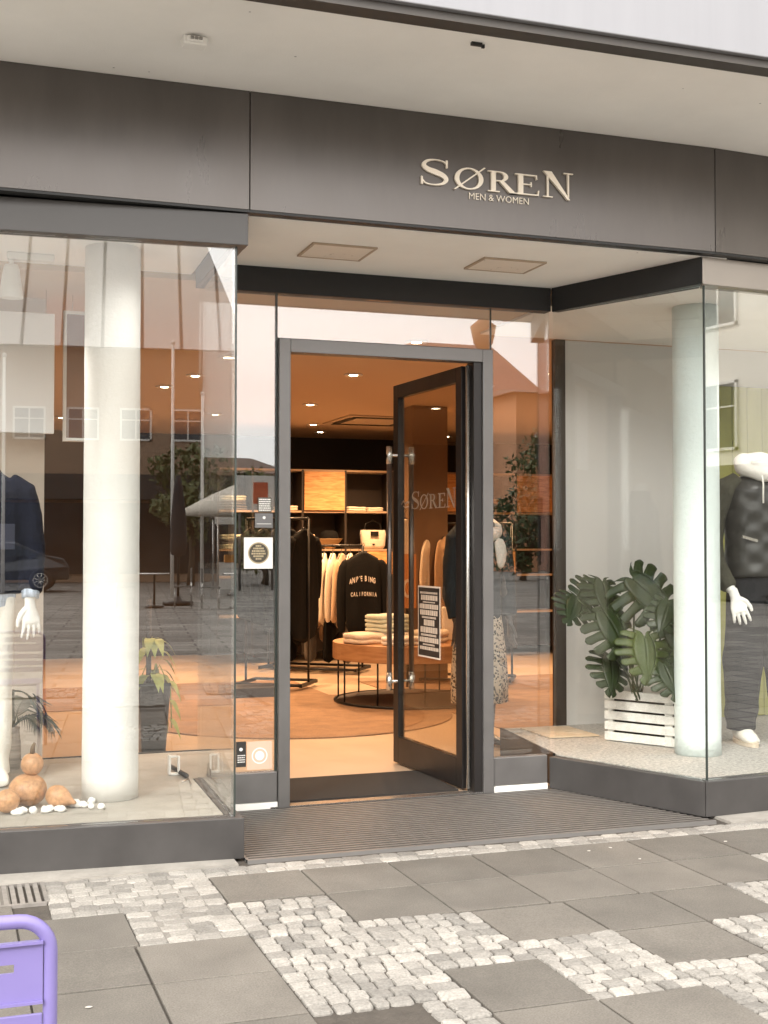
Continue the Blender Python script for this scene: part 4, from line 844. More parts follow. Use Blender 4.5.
# wall light panel, reflection panel, track spot
t=tag(part('light_panel',emitmat('panel_glow',(1,.96,.90),.55),lambda q:q.box(.22,.5,6.96,7.0,1.98,2.64)) ,None)
bpy.data.objects.remove(t)
t=thing('light_panel','bright white square panel hung on the beige partition in the left window','panel',(.36,7.05,1.98))
part('panel',mat('panel_white',(.88,.87,.86),.35),lambda q:q.box(.225,.545,6.95,6.985,1.97,2.62),t,bevel=.004)
part('wire',M_steel,lambda q:(q.tube([(.25,6.967,2.62),(.25,6.967,2.779)],.0015,5),q.tube([(.5,6.967,2.62),(.5,6.967,2.779)],.0015,5)),t)
t=thing('reflection_panel','made-up white framed brown panel behind the left window column, standing in for a reflection','reflection panel',(.78,7.1,1.94))  # a reflection on the glass, built here as a hanging panel
part('frame',M_white,lambda q:(q.box(.60,.618,7.05,7.09,1.94,2.66),q.box(.84,.858,7.05,7.09,1.94,2.66),q.box(.618,.84,7.05,7.09,1.94,1.958),q.box(.618,.84,7.05,7.09,2.642,2.66)),t)
part('picture',mat('panel_brown',(.20,.09,.045),.4,var=.2,vs=3),lambda q:q.box(.618,.84,7.06,7.07,1.958,2.642),t)
part('wire',M_steel,lambda q:(q.tube([(.65,7.07,2.66),(.65,7.07,2.779)],.0015,5),q.tube([(.8,7.07,2.66),(.8,7.07,2.779)],.0015,5)),t)
def spot(l,x,y,z,tilt,rz):
    t=localthing('track_spotlight',l,'spotlight',(x,y,z),rz=rz)
    q=MB(); q.box(-.02,.20,-.018,.018,-.035,-.001); q.build('rail',M_white,t,bevel=.003)
    q=MB(); q.tube([(0,0,-.035),(0,0,-.06)],.012,10); q.build('stem',M_white,t)
    M=Matrix.Translation((0,0,-.06))@Euler((tilt,0,0)).to_matrix().to_4x4()
    q=MB(M); q.lathe([(.03,0),(.038,-.02),(.050,-.10),(.058,-.16),(.054,-.162),(.03,-.13)],n=24); q.build('lamp_head',M_white,t)
    q=MB(M); q.lathe([(.028,-.136),(.001,-.134)],n=16); q.build('bulb',emitmat('spot_glow',(1,.93,.82),20),t)
    return t
spot('white cone spotlight on a short rail at the top left of the left window',.285,6.25,2.78,.06,0)
# ------------------------------------------------------------------ stickers on the left sidelight
def sticker(l,x0,x1,z0,z1,m,fn=None,y=6.3825):
    t=thing('window_sticker',l,'sticker',(x0,y,z0)); q=MB(); q.box(x0,x1,y-.0008,y+.0,z0,z1); q.build('backing',m,t)
    if fn:
        q=MB(); mm=fn(q); q.build('print',mm,t)
    return t
Wt=mat('sticker_white',(.85,.83,.80),.5); Dk=mat('sticker_dark',(.03,.028,.026),.5); Gy=mat('sticker_grey',(.16,.155,.155),.5); Pe=mat('sticker_peach',(.72,.48,.36),.6); Gd=mat('seal_dark',(.06,.05,.035),.5); Gc=mat('seal_gold',(.45,.36,.22),.5)
yy=6.3810
def xz(q,x0,x1,z0,z1,k=0): q.box(x0,x1,yy-.0006-.0004*k,yy,z0,z1)
def lines(q,x0,x1,z0,z1,n,fr=.45):
    h=(z1-z0)/n
    for i in range(n):
        x=x0
        while x<x1-.001:
            w=random.uniform(.004,.012); xz(q,x,min(x1,x+w),z0+i*h+h*.25,z0+i*h+h*(.25+fr)); x+=w+.002
def annul(q,cx,cz,r0,r1,k=0,n=40):
    q.strip([(cx+r1*math.cos(2*PI*i/n),cz+r1*math.sin(2*PI*i/n)) for i in range(n)],[(cx+r0*math.cos(2*PI*i/n),cz+r0*math.sin(2*PI*i/n)) for i in range(n)],yy-.0006-.0004*k,yy,True)
def f1(q): random.seed(1); lines(q,1.542,1.605,1.545,1.612,6,.55); return Wt
def f2(q): annul(q,1.57,1.512,.0,.008); xz(q,1.53,1.608,1.478,1.4805); return Wt
def f3(q): annul(q,1.54,1.327,.0005,.052); return Gd
def f4(q):
    random.seed(2); annul(q,1.45,.31,.0,.009)
    lines(q,1.432,1.472,.24,.285,4,.4); return Wt
def f5(q): annul(q,1.549,.273,.036,.042); annul(q,1.549,.273,.003,.024,); xz(q,1.53,1.568,.2675,.2785,1); return Wt
sticker('small sticker of fine opening hours lines beside the door frame',1.538,1.610,1.54,1.617,mat('sticker_clear',(.13,.12,.10),.3),f1)
sticker('grey rectangular sticker with white dot under the opening hours',1.521,1.616,1.459,1.535,Gy,f2)
s3=sticker('white square sticker with round dark award seal beside the door frame',1.463,1.617,1.245,1.408,Wt,f3)
q=MB(); annul(q,1.54,1.327,.050,.056,1); random.seed(8)
for i,wd_ in enumerate((.03,.055,.07,.075,.055,.03)): lines(q,1.54-wd_/2,1.54+wd_/2,1.357-.0135*i,1.367-.0135*i,1,.9)
for o in q.v: o.y-=.0009
q.build('seal_text',Gc,s3)
sticker('black sticker with fine white print low beside the column window',1.424,1.477,.219,.35,Dk,f4)
sticker('peach square sticker with white ring emblem low on the glass by the door',1.482,1.616,.201,.348,Pe,f5)
# ------------------------------------------------------------------ door poster and door lettering
rz_=rotz+PI         # faces -Y side... text plane along the leaf
lx=Vector((d.x,d.y,0)); nl=Vector((-d.y,d.x,0))      # nl points towards -X (camera side)
def leafM(u,z,off=.008):   # local frame: x -> towards hinge (reads left to right from camera), z up, y -> into glass
    o=H+lx*u+nl*off+Vector((0,0,z)); ex=-lx; ey=-nl
    return Matrix(((ex.x,ey.x,0,o.x),(ex.y,ey.y,0,o.y),(0,0,1,o.z),(0,0,0,1)))
PM=leafM(.46,0,.009)
t=thing('door_poster','black event poster with white lettering taped to the open door glass','poster',tuple(H+lx*.46+Vector((0,0,.75))))
q=MB(PM); q.box(-.155,.155,-.001,.0,.70,1.125); q.build('sheet',mat('poster_white',(.75,.66,.56),.6),t)
q=MB(PM); q.box(-.145,.145,-.0022,-.0012,.71,1.115); q.build('dark_field',mat('poster_black',(.03,.025,.022),.5),t)
q=MB(PM); random.seed(21); z=1.09
rows=[(.012,.9),(.03,.8),(.008,.6),(.028,.95),(.03,.9),(.012,.7),(.035,.5),(.035,.85),(.012,.8),(.03,.95),(.01,.6),(.02,.9)]
for h_,w_ in rows:
    x=-.135*w_
    while x<.135*w_:
        ww=random.uniform(.3,.8)*h_+.004; q.box(x,min(.135,x+ww),-.0032,-.0022,z-h_,z); x+=ww+.006
    z-=h_+.0075
q.build('print',mat('poster_ink',(.62,.52,.42),.6),t)
# SØREN on the glass
LM=leafM(.80,0,.010)
t=thing('door_lettering','pale serif SØREN lettering on the open glass door','lettering',tuple(H+lx*.5+Vector((0,0,1.6))))
q=MB(LM); letterset(q,[(.09,.115),(.215,.115),(.345,.115),(.47,.10),(.58,.13)],1.585,.11,.085,-.0012,-.0004)
q.build('letters',mat('etched_grey',(.30,.24,.18),.5),t)
q=MB(LM); q.tube([(-.06,-.002,1.62),(-.03,-.002,1.64),(.0,-.002,1.62),(.03,-.002,1.635),(.06,-.002,1.63)],.006,6,flat=.2); q.tube([(-.03,-.002,1.61),(.0,-.002,1.60),(.05,-.002,1.605)],.004,6,flat=.2); q.build('emblem',MATS['etched_grey'],t)
# ------------------------------------------------------------------ crate with monstera
crM=Matrix.Translation((3.79,6.765,.181))@Matrix.Rotation(math.atan2(6.36-6.765,4.03-3.79)+.0,4,'Z')
t=thing('crate','white painted slatted wooden crate used as a planter in the right window','crate',(3.79,6.765,.181))
M_crate=mat('crate_white',(.74,.72,.67),.7,var=.14,vs=5,bump=.35,bs=30,stretch=(1,6,6),grain=60)
q=MB(crM); Lc,Wc,Hc=.60,.34,.315
for k in range(5):
    z0=.005+k*.063; q.box(0,Lc,0,.014,z0,z0+.050); q.box(0,Lc,Wc-.014,Wc,z0,z0+.050); q.box(.0,.014,.0145,Wc-.0145,z0,z0+.050); q.box(Lc-.014,Lc,.0145,Wc-.0145,z0,z0+.050)
q.build('slats',M_crate,t,bevel=.003)
q=MB(crM)
for a in (.0155,Lc-.0515):
    for b in (.0155,Wc-.0395): q.box(a,a+.036,b,b+.024,0,Hc)
for a in (.0,):
    q.box(Lc*.66,Lc*.66+.05,.0145,.026,0,Hc)
q.build('corner_post',M_crate,t)
q=MB(crM); q.box(.015,Lc-.015,.03,Wc-.03,.02,.26); q.build('soil',mat('soil',(.02,.015,.01),.95,bump=1,bs=40),t)
Mo=thing('monstera','large dark green monstera with split leaves growing from the white crate','monstera',(3.95,6.7,.45))
mm=mat('monstera_leaf',(.016,.027,.006),.42,var=.25,vs=6,bump=.3,bs=14,spec=.3)
mm2=mat('monstera_leaf_light',(.045,.062,.014),.42,var=.3,vs=6,spec=.35)
def monleaf(c,size,roll,tilt,yaw,m,nf=7,sd=0,fold=.3):
    """c centre of the leaf (stem joint near top); local leaf: x across, y from base to tip, normal z; heart with finger lobes"""
    random.seed(sd); q=MB()
    Mx=Matrix.Translation(c)@Matrix.Rotation(yaw,4,'Z')@Matrix.Rotation(-tilt*1.3,4,'X')@Matrix.Rotation(roll,4,'Y')
    def out(v):   # outline from the back lobe (v=0) to the tip (v=1)
        pts=[(.10,.18),(.33,.27),(.52,.19),(.64,.02),(.68,-.18),(.64,-.37),(.54,-.55),(.38,-.73),(.18,-.90),(.0,-1.04)]
        f=v*(len(pts)-1); i=min(int(f),len(pts)-2); f-=i; return (pts[i][0]*(1-f)+pts[i+1][0]*f,pts[i][1]*(1-f)+pts[i+1][1]*f)
    def curve(x,z):
        y=fold*abs(x)*.45+.30*(max(0,-z)**2)+.30*x*x
        return (x*size,y*size,z*size)
    for s_ in (1,-1):
        def P(v,f):
            v=min(1,max(0,v)); a=(0,-.86*max(0,(v-.12)/.88)**1.0); b=out(v); z=a[1]*(1-f)+b[1]*f+.05*math.sin(PI*f)*(1-v)
            return curve(s_*(b[0]*f),z)
        n=28; m_=4; F0=.34+.08*random.random()
        vs=[P(i/n,F0*j/m_) for i in range(n+1) for j in range(m_+1)]
        q.add(vs,[(i*(m_+1)+j,i*(m_+1)+j+1,(i+1)*(m_+1)+j+1,(i+1)*(m_+1)+j) for i in range(n) for j in range(m_)],True,Mx)
        for k in range(nf):
            c0=(k+.5)/nf; hw=.5/nf; st=7; rows=[]; g0=random.uniform(.20,.36); le=random.uniform(.95,1.03)
            for j in range(st+1):
                f=j/st; w=hw*(1-g0*min(1,f*2.2)) if f>0 else hw
                if f>.8: w*=math.sqrt(max(.12,1-((f-.8)/.21)**2))
                ff=F0+(le-F0)*f
                rows.append([P(c0+w*t_,ff) for t_ in (-1,-.33,.33,1)])
            vs=[p for r_ in rows for p in r_]; q.add(vs,[(4*i+j,4*i+j+1,4*i+5+j,4*i+4+j) for i in range(st) for j in range(3)],True,Mx)
    q.tube([Vector(curve(0,.06))]+[Vector(curve(0,-.1*i)) for i in range(0,10)],[.004*size*2]*11,5,M=Mx)
    o=q.build('leaf',m,Mo); so=o.modifiers.new('th','SOLIDIFY'); so.thickness=.0015
    return Mx@Vector((0,0,.0))
def stem(a,b):
    a=Vector(a);b=Vector(b); mid=(a+b)/2+Vector((0,0,.05)); q=MB(); q.tube([a,a.lerp(mid,.5)+Vector((0,0,.03)),mid,b.lerp(mid,.4)+Vector((0,0,.02)),b],.006,8); q.build('stalk',mat('stalk_green',(.05,.07,.03),.5),Mo)
LEAVES=[ # stem joint x,y,z, size, roll, tilt, yaw, material
 (3.88,6.55,1.16,.37,-.75,.45,-.15,mm),(3.75,6.70,1.14,.25,.15,.5,.2,mm),(3.65,6.48,.96,.31,-.30,.45,.15,mm),(3.53,6.62,1.05,.21,.8,.6,.3,mm),
 (3.82,6.34,.83,.27,.10,.40,.0,mm2),(4.03,6.42,1.03,.22,.4,.5,-.3,mm),(4.08,6.50,.88,.23,-.3,.35,.2,mm2),(3.72,6.56,.70,.24,.3,.5,.2,mm),
 (3.91,6.28,.68,.22,-.25,.5,-.2,mm),(3.70,6.70,1.10,.22,1.1,.4,.2,mm),(4.12,6.62,.72,.22,-.4,.5,.0,mm)]
for i,(x,y,z,s_,ro,ti,ya,m_) in enumerate(LEAVES):
    p=monleaf((x,y,z),s_,ro,ti,ya,m_,sd=i); stem((3.90+.02*(i%3),6.62-.02*(i%4),.44),p)
t=thing('slat_mat','pale wooden slat mat lying on the gravel beside the crate','slat mat',(3.65,7.1,.181))
q=MB()
for k in range(9): q.prism([(3.50,6.93+.048*k),(3.83,6.90+.048*k),(3.83,6.928+.048*k),(3.50,6.958+.048*k)],.183,.192)
q.build('slat',wood('pine',(.50,.38,.26),(.66,.53,.38),(3,20,20),.7),t,bevel=.002)
t=thing('green_panel','olive green boarded backdrop panel behind the gilet mannequin in the right window','panel',(5.7,7.4,.18))
q=MB()
for i in range(11): q.box(5.03+.123*i,5.149+.123*i,7.385,7.405,.182,2.47)
q.build('boards',mat('green_boards',(.36,.35,.10),.6,var=.12,vs=3,stretch=(3,3,.5)),t,bevel=.003)

# ------------------------------------------------------------------ garden chair, bottom left
t=thing('garden_chair','lavender tubular metal chair with slotted backrest at the lower left corner','chair',(-.04,2.3,0))
M_lav=mat('lavender_paint',(.17,.14,.34),.42,var=.05,vs=5,coat=.3)
q=MB()
def arc(cx,cz,r,a0,a1,n=7): return [(cx+r*math.cos(a0+(a1-a0)*i/n),cz+r*math.sin(a0+(a1-a0)*i/n)) for i in range(n+1)]
ctop=[(-.245,.44)]+[(-.245,.60)]+[(p[0],p[1]) for p in reversed(arc(-.195,.722,.05,PI/2,PI))]+[(-.04,.775)]+[(p[0],p[1]) for p in reversed(arc(.113,.722,.05,0,PI/2))]+[(.163,.60),(.163,.44)]
def tb(x,z): return (x,2.08+.18*(.775-z)*0-.0,z)
q.tube([tb(x,z) for x,z in ctop],.0115,12); q.build('back_frame',M_lav,t)
q=MB(); q.box(-.233,.151,2.073,2.080,.735,.741); q.box(-.233,.151,2.073,2.080,.642,.648); q.box(-.233,-.20,2.0735,2.0795,.648,.735); q.box(.118,.151,2.0735,2.0795,.648,.735)
q.box(-.20,.118,2.0735,2.0795,.707,.735); q.box(-.20,.118,2.0735,2.0795,.648,.693); q.box(.107,.118,2.0735,2.0795,.693,.707); q.box(-.233,.151,2.066,2.0725,.737,.7415); q.box(-.233,.151,2.066,2.0725,.643,.647)
q.build('backrest_panel',M_lav,t)
q=MB()
for z in (.52,.565,.61): q.box(-.233,.151,2.074,2.079,z-.016,z+.016)
q.build('backrest_slat',M_lav,t,bevel=.002)
q=MB(); q.tube([(-.23,2.10,.45),(-.23,2.47,.46),(.15,2.47,.46),(.15,2.10,.45)],.011,10,closed=True); q.build('seat_frame',M_lav,t)
q=MB()
for k in range(8): q.box(-.225,.145,2.105+.045*k,2.14+.045*k,.452,.457)
q.build('seat',M_lav,t,bevel=.002)
for (x,y) in ((-.245,2.08),(.163,2.08),(-.235,2.49),(.155,2.49)):
    q=MB(); q.tube([(x,y,.46),(x*1.08,y+(.03 if y>2.3 else -.04),.0)],.0115,10); q.build('leg',M_lav,t)
# ------------------------------------------------------------------ across the plaza (seen in the glass)
exec_back=True
def windows(p,q0,fx,zs_,w,h,y,frame=M_white,dirn=1):
    for x in fx:
        for z in zs_:
            q=MB(); ww=.07
            q.box(x-w/2,x-w/2+ww,y-.05,y+.05,z,z+h); q.box(x+w/2-ww,x+w/2,y-.05,y+.05,z,z+h); q.box(x-w/2,x+w/2,y-.05,y+.05,z,z+ww); q.box(x-w/2,x+w/2,y-.05,y+.05,z+h-ww,z+h)
            q.box(x-.025,x+.025,y-.04,y+.04,z+ww,z+h-ww); q.box(x-w/2+ww,x+w/2-ww,y-.038,y+.038,z+h*.62,z+h*.62+.04)
            f=q.build('window',frame,p)
            q=MB(); q.box(x-w/2+ww,x+w/2-ww,y-.02,y+.005,z+ww,z+h-ww); q.build('pane',mat('far_pane',(.05,.06,.07),.08,var=.1),f)
def house(label,x0,x1,y,dp,h,rh,wall,roof,fx,zs_,w=1.0,hh=1.4,gable=False,shop=True):
    t=thing('house',label,'building',((x0+x1)/2,y,0))
    q=MB(); q.box(x0,x1,y-dp,y,0,h)
    if gable: q.add([(x0,y,h),(x1,y,h),((x0+x1)/2,y,h+rh),(x0,y-dp,h),(x1,y-dp,h),((x0+x1)/2,y-dp,h+rh)],[(0,1,2),(3,5,4),(0,2,5,3),(1,4,5,2)])
    q.build('wall',wall,t)
    q=MB(); e=.35; th=.25
    if gable:
        mx_=(x0+x1)/2
        for s_,xa in ((1,x0-e),(-1,x1+e)):
            q.add([(xa,y+e,h-e*rh*2/(x1-x0)),(mx_,y+e,h+rh),(mx_,y-dp,h+rh),(xa,y-dp,h-e*rh*2/(x1-x0)),(xa,y+e,h-e*rh*2/(x1-x0)+th),(mx_,y+e,h+rh+th),(mx_,y-dp,h+rh+th),(xa,y-dp,h-e*rh*2/(x1-x0)+th)],[(0,3,2,1),(4,5,6,7),(0,1,5,4),(1,2,6,5),(2,3,7,6),(3,0,4,7)])
    else:
        q.add([(x0-e,y+e,h),(x1+e,y+e,h),(x1+e,y-dp-e,h),(x0-e,y-dp-e,h),(x0+1.5,y-dp*.4,h+rh),(x1-1.5,y-dp*.4,h+rh),(x1-1.5,y-dp*.6,h+rh),(x0+1.5,y-dp*.6,h+rh)],[(3,2,1,0),(0,1,5,4),(1,2,6,5),(2,3,7,6),(3,0,4,7),(4,5,6,7)])
    q.build('roof',roof,t)
    windows(t,None,fx,zs_,w,hh,y)
    if shop:
        q=MB(); q.box(x0+.3,x1-.3,y+.01,y+1.2,3.0,3.9); q.build('shop_canopy',mat('far_canopy',(.05,.045,.04),.6),t)
        q=MB(); q.box(x0+.4,x1-.4,y+.005,y+.06,.3,2.9); q.build('shopfront',mat('far_shopfront',(.03,.03,.032),.1,var=.3,vs=2),t)
    return t
W_brown=mat('far_render_brown',(.36,.24,.16),.8,var=.08,vs=1); W_cream=mat('far_render_cream',(.62,.54,.44),.8,var=.06,vs=1); W_or=mat('far_render_orange',(.55,.28,.15),.8,var=.08,vs=1); W_pink=mat('far_render_pink',(.62,.40,.33),.8,var=.05,vs=1); W_grey=mat('far_zinc',(.36,.34,.33),.5)
nt=W_grey.node_tree; N=nt.nodes; L=nt.links; tc=N.new('ShaderNodeTexCoord'); wv=N.new('ShaderNodeTexWave'); wv.bands_direction='X'; wv.inputs['Scale'].default_value=.22; wv.inputs['Distortion'].default_value=.05
rp=N.new('ShaderNodeValToRGB'); rp.color_ramp.elements[0].position=.008; rp.color_ramp.elements[0].color=(.06,.05,.05,1); rp.color_ramp.elements[1].position=.03; rp.color_ramp.elements[1].color=(.60,.57,.55,1)
L.new(tc.outputs['Object'],wv.inputs[0]); L.new(wv.outputs[1],rp.inputs[0]); L.new(rp.outputs[0],N['Principled BSDF'].inputs['Base Color'])
Rf_red=mat('far_roof_red',(.36,.20,.16),.7,var=.2,vs=3); Rf_br=mat('far_roof_brown',(.16,.10,.07),.7,var=.2,vs=3)
house('brown rendered house with grey zinc roof across the plaza, mirrored in the left window',-14,4.6,-36,12,8.6,6.4,W_brown,W_grey,[-12.5+1.9*i for i in range(9)],[5.2],1.15,1.2)
house('narrow gabled brown house with steep tiled roof across the plaza',5.2,9.6,-38,10,5.0,4.0,W_brown,Rf_br,[6.6,8.2],[3.2],.9,1.1,gable=True)
house('low cream shop row far across the plaza behind the bushes',11,19.5,-60,10,5.6,1.2,W_cream,Rf_br,[12+1.6*i for i in range(5)],[3.6],.9,1.0)
house('pink house with red hipped roof across the plaza',23.6,31.5,-50,10,9.4,3.6,W_pink,Rf_red,[25,27,29],[3.6,6.8],1.0,1.4)
house('orange house with brown roof across the plaza, far right',26.9,38,-44,12,9.0,.8,W_or,Rf_br,[28.4+1.9*i for i in range(5)],[2.2,5.6],1.0,1.4,shop=False)
# cream house with muntin windows and green boards, close on the right
t=localthing('house','cream house with white muntin windows on the near right side of the plaza','building',(22,-13.4,0),rz=PI/2)
q=MB(); q.box(-11,9,-9,0,0,11); q.build('wall',mat('near_cream',(.80,.76,.68),.8,var=.04,vs=1),t)
q=MB(); q.box(-11.3,9.3,-9.3,.3,11,11.4); q.build('roof',Rf_br,t)
q=MB(); q.box(-10.5,8.5,.01,.9,.05,3.3); q.build('shopfront',mat('near_shopfront',(.035,.032,.028),.3,var=.3,vs=1.5),t)
windows(t,None,[-8.4+2.8*i for i in range(7)],[3.75,6.9],1.3,1.75,.02)
house('long grey stone building closing the far left side of the plaza',-60,-18,-52,12,9,3,W_cream,Rf_br,[-56+3*i for i in range(12)],[4.2,6.8],1,1.4)
# street furniture and vegetation across the plaza
M_bark=mat('bark',(.09,.065,.045),.9,var=.3,vs=8,bump=.8,bs=20)
M_fol=mat('foliage_dark',(.055,.085,.030),.6,var=.35,vs=2); M_fol2=mat('foliage_olive',(.12,.13,.045),.6,var=.35,vs=2)
def tree(label,x,y,h,r,m,trunk=.35,n=2200,sd=0,cat='tree'):
    random.seed(sd); t=thing('tree' if trunk>.3 else 'bush',label,cat,(x,y,0))
    q=MB(); top=h*.55
    q.tube([(x,y,0),(x+.05,y,h*trunk*.6),(x-.05,y+.05,top)],[.16*r/2,.11*r/2,.05],10)
    for i in range(7):
        a=random.random()*2*PI; q.tube([(x,y,h*trunk),(x+.35*r*math.cos(a),y+.35*r*math.sin(a),h*.6),(x+.7*r*math.cos(a),y+.7*r*math.sin(a),h*(.65+.2*random.random()))],[.06,.04,.015],6)
    q.build('trunk',M_bark,t)
    q=MB(); cl=[]
    for i in range(26):
        a=random.random()*2*PI; e=random.uniform(-1,1); rr=random.random()**.5*.8
        cl.append((Vector((x+r*rr*math.cos(a)*math.sqrt(1-e*e*.7),y+r*rr*math.sin(a)*math.sqrt(1-e*e*.7),h*(.5+trunk*.5)+e*h*(1-trunk)*.40)),r*random.uniform(.22,.40)))
    for i in range(n):
        c,cr2=random.choice(cl); v=Vector([random.gauss(0,1) for _ in range(3)]).normalized()*cr2*random.uniform(.6,1.05); p=c+v
        s_=random.uniform(.07,.16); a=Vector([random.gauss(0,1) for _ in range(3)]).normalized(); b=a.cross(v).normalized()
        q.add([p-a*s_,p+b*s_*.5,p+a*s_,p-b*s_*.5],[(0,1,2,3)])
    q.build('crown',m,t); return t
tree('bushy green tree across the plaza left of the pink house',14,-30,4.3,2.2,M_fol,.15,sd=1)
tree('smaller olive bush beside the green tree across the plaza',10.3,-29,3.9,1.9,M_fol2,.1,sd=2,cat='bush')
tree('tall leafy tree in front of the orange house',24.5,-34,6.2,2.6,M_fol2,.3,sd=3,n=3000)
tree('dark green bush in front of the orange house',21,-31,3.6,2.0,M_fol,.1,sd=4,cat='bush')
tree('round plaza tree near the zinc roofed house',-7,-25,5.2,2.2,M_fol,.35,sd=5)
tree('plaza tree beside the parked car',2.6,-31,4.6,1.7,M_fol2,.35,sd=6)
def parasol(l,x,y,c,opened=False):
    t=localthing('parasol',l,'parasol',(x,y,0),group='folded parasols on the plaza'); q=MB(); q.tube([(0,0,0),(0,0,2.9)],.03,8); q.build('pole',M_black,t)
    q=MB(); q.lathe([(.05,2.95),(.10,2.7),(.17,2.0),(.20,1.35),(.16,1.15),(.05,1.1)],n=14); q.jitter(.02,6,x); q.build('canopy',c,t)
    q=MB(); q.lathe([(.35,.0),(.35,.08),(.1,.1),(.05,.2)],n=16); q.build('base',M_black,t)
M_par=mat('parasol_dark',(.035,.03,.03),.9); M_par2=mat('parasol_cream',(.6,.55,.47),.9)
for i,(x,y,m_,l) in enumerate(((1.75,-18,M_par,'dark folded parasol on the plaza nearest the left window mirror'),(-9.5,-22,M_par2,'cream folded parasol on the plaza near the parked car'),(4.8,-21,M_par,'dark folded parasol on the plaza before the gabled house'),(-7.5,-18,M_par2,'cream folded parasol far left on the plaza'),(12.0,-20,M_par,'dark folded parasol on the plaza before the bushes'))): parasol(l,x,y,m_)
t=localthing('market_parasol','large open cream parasol over the bistro tables, mirrored in the left window','parasol',(3.6,-23,0))
q=MB(); q.tube([(0,0,0),(0,0,3.0)],.035,10); q.build('pole',M_black,t)
q=MB(); q.lathe([(1.55,2.15),(1.56,2.32),(.8,2.72),(.05,3.05)],n=8); q.build('canopy',M_par2,t)
q=MB(); q.lathe([(.4,0),(.38,.08),(.05,.1)],n=16); q.build('base',M_black,t)
for i,(x,y,h,l) in enumerate(((1.73,-22,6.6,'slim white flag pole on the plaza, left of the open parasol'),(2.55,-23,5.4,'slim white flag pole on the plaza, behind the open parasol'),(-2.4,-21,6.0,'slim white flag pole on the plaza near the parked car'))):
    t=localthing('flag_pole',l,'pole',(x,y,0),group='white flag poles on the plaza'); q=MB(); q.tube([(0,0,0),(0,0,h)],[.05,.035],10); q.build('pole',M_white,t); q=MB(); q.ell((0,0,h+.04),(.06,.06,.06)); q.build('finial',M_white,t)
t=localthing('market_stall','white canvas market stall with crates across the plaza','market stall',(4.6,-26,0))
q=MB(); q.add([(-1.6,1.2,2.2),(1.6,1.2,2.2),(1.6,-1.2,2.2),(-1.6,-1.2,2.2),(-1.2,0,3.0),(1.2,0,3.0)],[(0,1,5,4),(1,2,5),(2,3,4,5),(3,0,4),(0,3,2,1)]); q.box(-1.6,1.6,1.2,1.22,1.95,2.2); q.build('roof',mat('canvas_white',(.8,.78,.74),.8),t)
for a in (-1.5,1.5):
    for b in (-1.1,1.1): q=MB(); q.tube([(a,b,0),(a,b,2.2)],.03,8); q.build('post',M_steel,t)
q=MB(); q.box(-1.5,1.5,.5,1.1,.8,.86); q.box(-1.5,1.5,1.08,1.1,.1,.8); q.build('counter',M_white,t)
for i in range(4):
    o=MB(); o.box(-1.3+.7*i,-.75+.7*i,-25.95+.55+26,-25.95+1.0+26,.861,1.08)
    for k in range(len(o.v)): o.v[k]+=Vector((4.6,-26,0))
    tag(o.build('crate',mat('crate_fruit',(.6,.25,.05),.7,var=.5,vs=9),None,bevel=.02),'orange fruit crate on the market stall counter, '+('first','second','third','fourth')[i]+' from the left','crate','fruit crates on the market stall')
# cafe table sets
def cafe(i,x,y):
    t=localthing('cafe_table','round bistro table with steel top on the plaza, '+('left of the dark parasol','right of the dark parasol','before the gabled house','by the bushes')[i],'table',(x,y,0),group='bistro tables on the plaza')
    q=MB(); q.lathe([(.35,.72),(.36,.735),(.35,.75)],n=28); q.build('tabletop',M_steel,t); q=MB(); q.tube([(0,0,.02),(0,0,.72)],.025,8); q.lathe([(.22,0),(.2,.03),(.03,.05)],n=16); q.build('stand',M_black,t)
for i,(x,y) in enumerate(((1.2,-17),(3.0,-16.5),(5.2,-18.5),(12.8,-18))): cafe(i,x,y)
k=0
proto=None
places=['left of the first bistro table','right of the first bistro table','left of the second bistro table','right of the second bistro table','left of the third bistro table','right of the third bistro table','left of the fourth bistro table','right of the fourth bistro table']
for (x,y) in ((1.2,-17),(3.0,-16.5),(5.2,-18.5),(12.8,-18)):
    for s_ in (-1,1):
        if proto is None:
            c=proto=localthing('cafe_chair','','chair',(0,0,0),group='bistro chairs on the plaza')
            q=MB(); q.box(-.2,.2,-.2,.2,.44,.465); q.build('seat',M_greyc,c,bevel=.01)
            q=MB(); q.box(-.2,-.17,-.2,.2,.55,.86); q.build('backrest',M_greyc,c,bevel=.008)
            for a in (-.18,.18):
                for b in (-.18,.18): q=MB(); q.tube([(a,b,0),(a,b,.44 if a>0 else .6)],.012,6); q.build('leg',M_steel,c)
        else: c=copytree(proto)
        c.location=(x+s_*.62,y+.1*k%.3,0); c.rotation_euler=(0,0,0 if s_<0 else PI); c['label']='grey bistro chair on the plaza, '+places[k]; k+=1
# parked car
t=localthing('parked_car','dark hatchback parked across the plaza, mirrored beside the left mannequin','car',(-3.2,-27.5,0),rz=0)
q=MB()
prof=[(-2.1,.35),(-2.15,.62),(-2.05,.86),(-1.5,.98),(-1.25,1.02),(-.65,1.42),(.55,1.46),(1.35,1.08),(1.95,.98),(2.1,.75),(2.1,.35)]
def section(w): return [(x,w if z<1.03 else w*.84,z) for x,z in prof]
ns=len(prof); vs=[(x,y_*-1,z) for x,y_,z in section(.86)]+section(.86)
q.add(vs,[tuple(range(ns)),tuple(range(2*ns-1,ns-1,-1))]+[(i,(i+1)%ns,(i+1)%ns+ns,i+ns) for i in range(ns)]); q.build('body',mat('car_paint',(.02,.022,.026),.18,.4,coat=1),t,bevel=.06,seg=3)
q=MB()
for s_ in (1,-1): q.add([(-1.15,s_*.80,1.03),(-.62,s_*.735,1.38),(.5,s_*.735,1.41),(1.2,s_*.80,1.06)],[(0,1,2,3)]); 
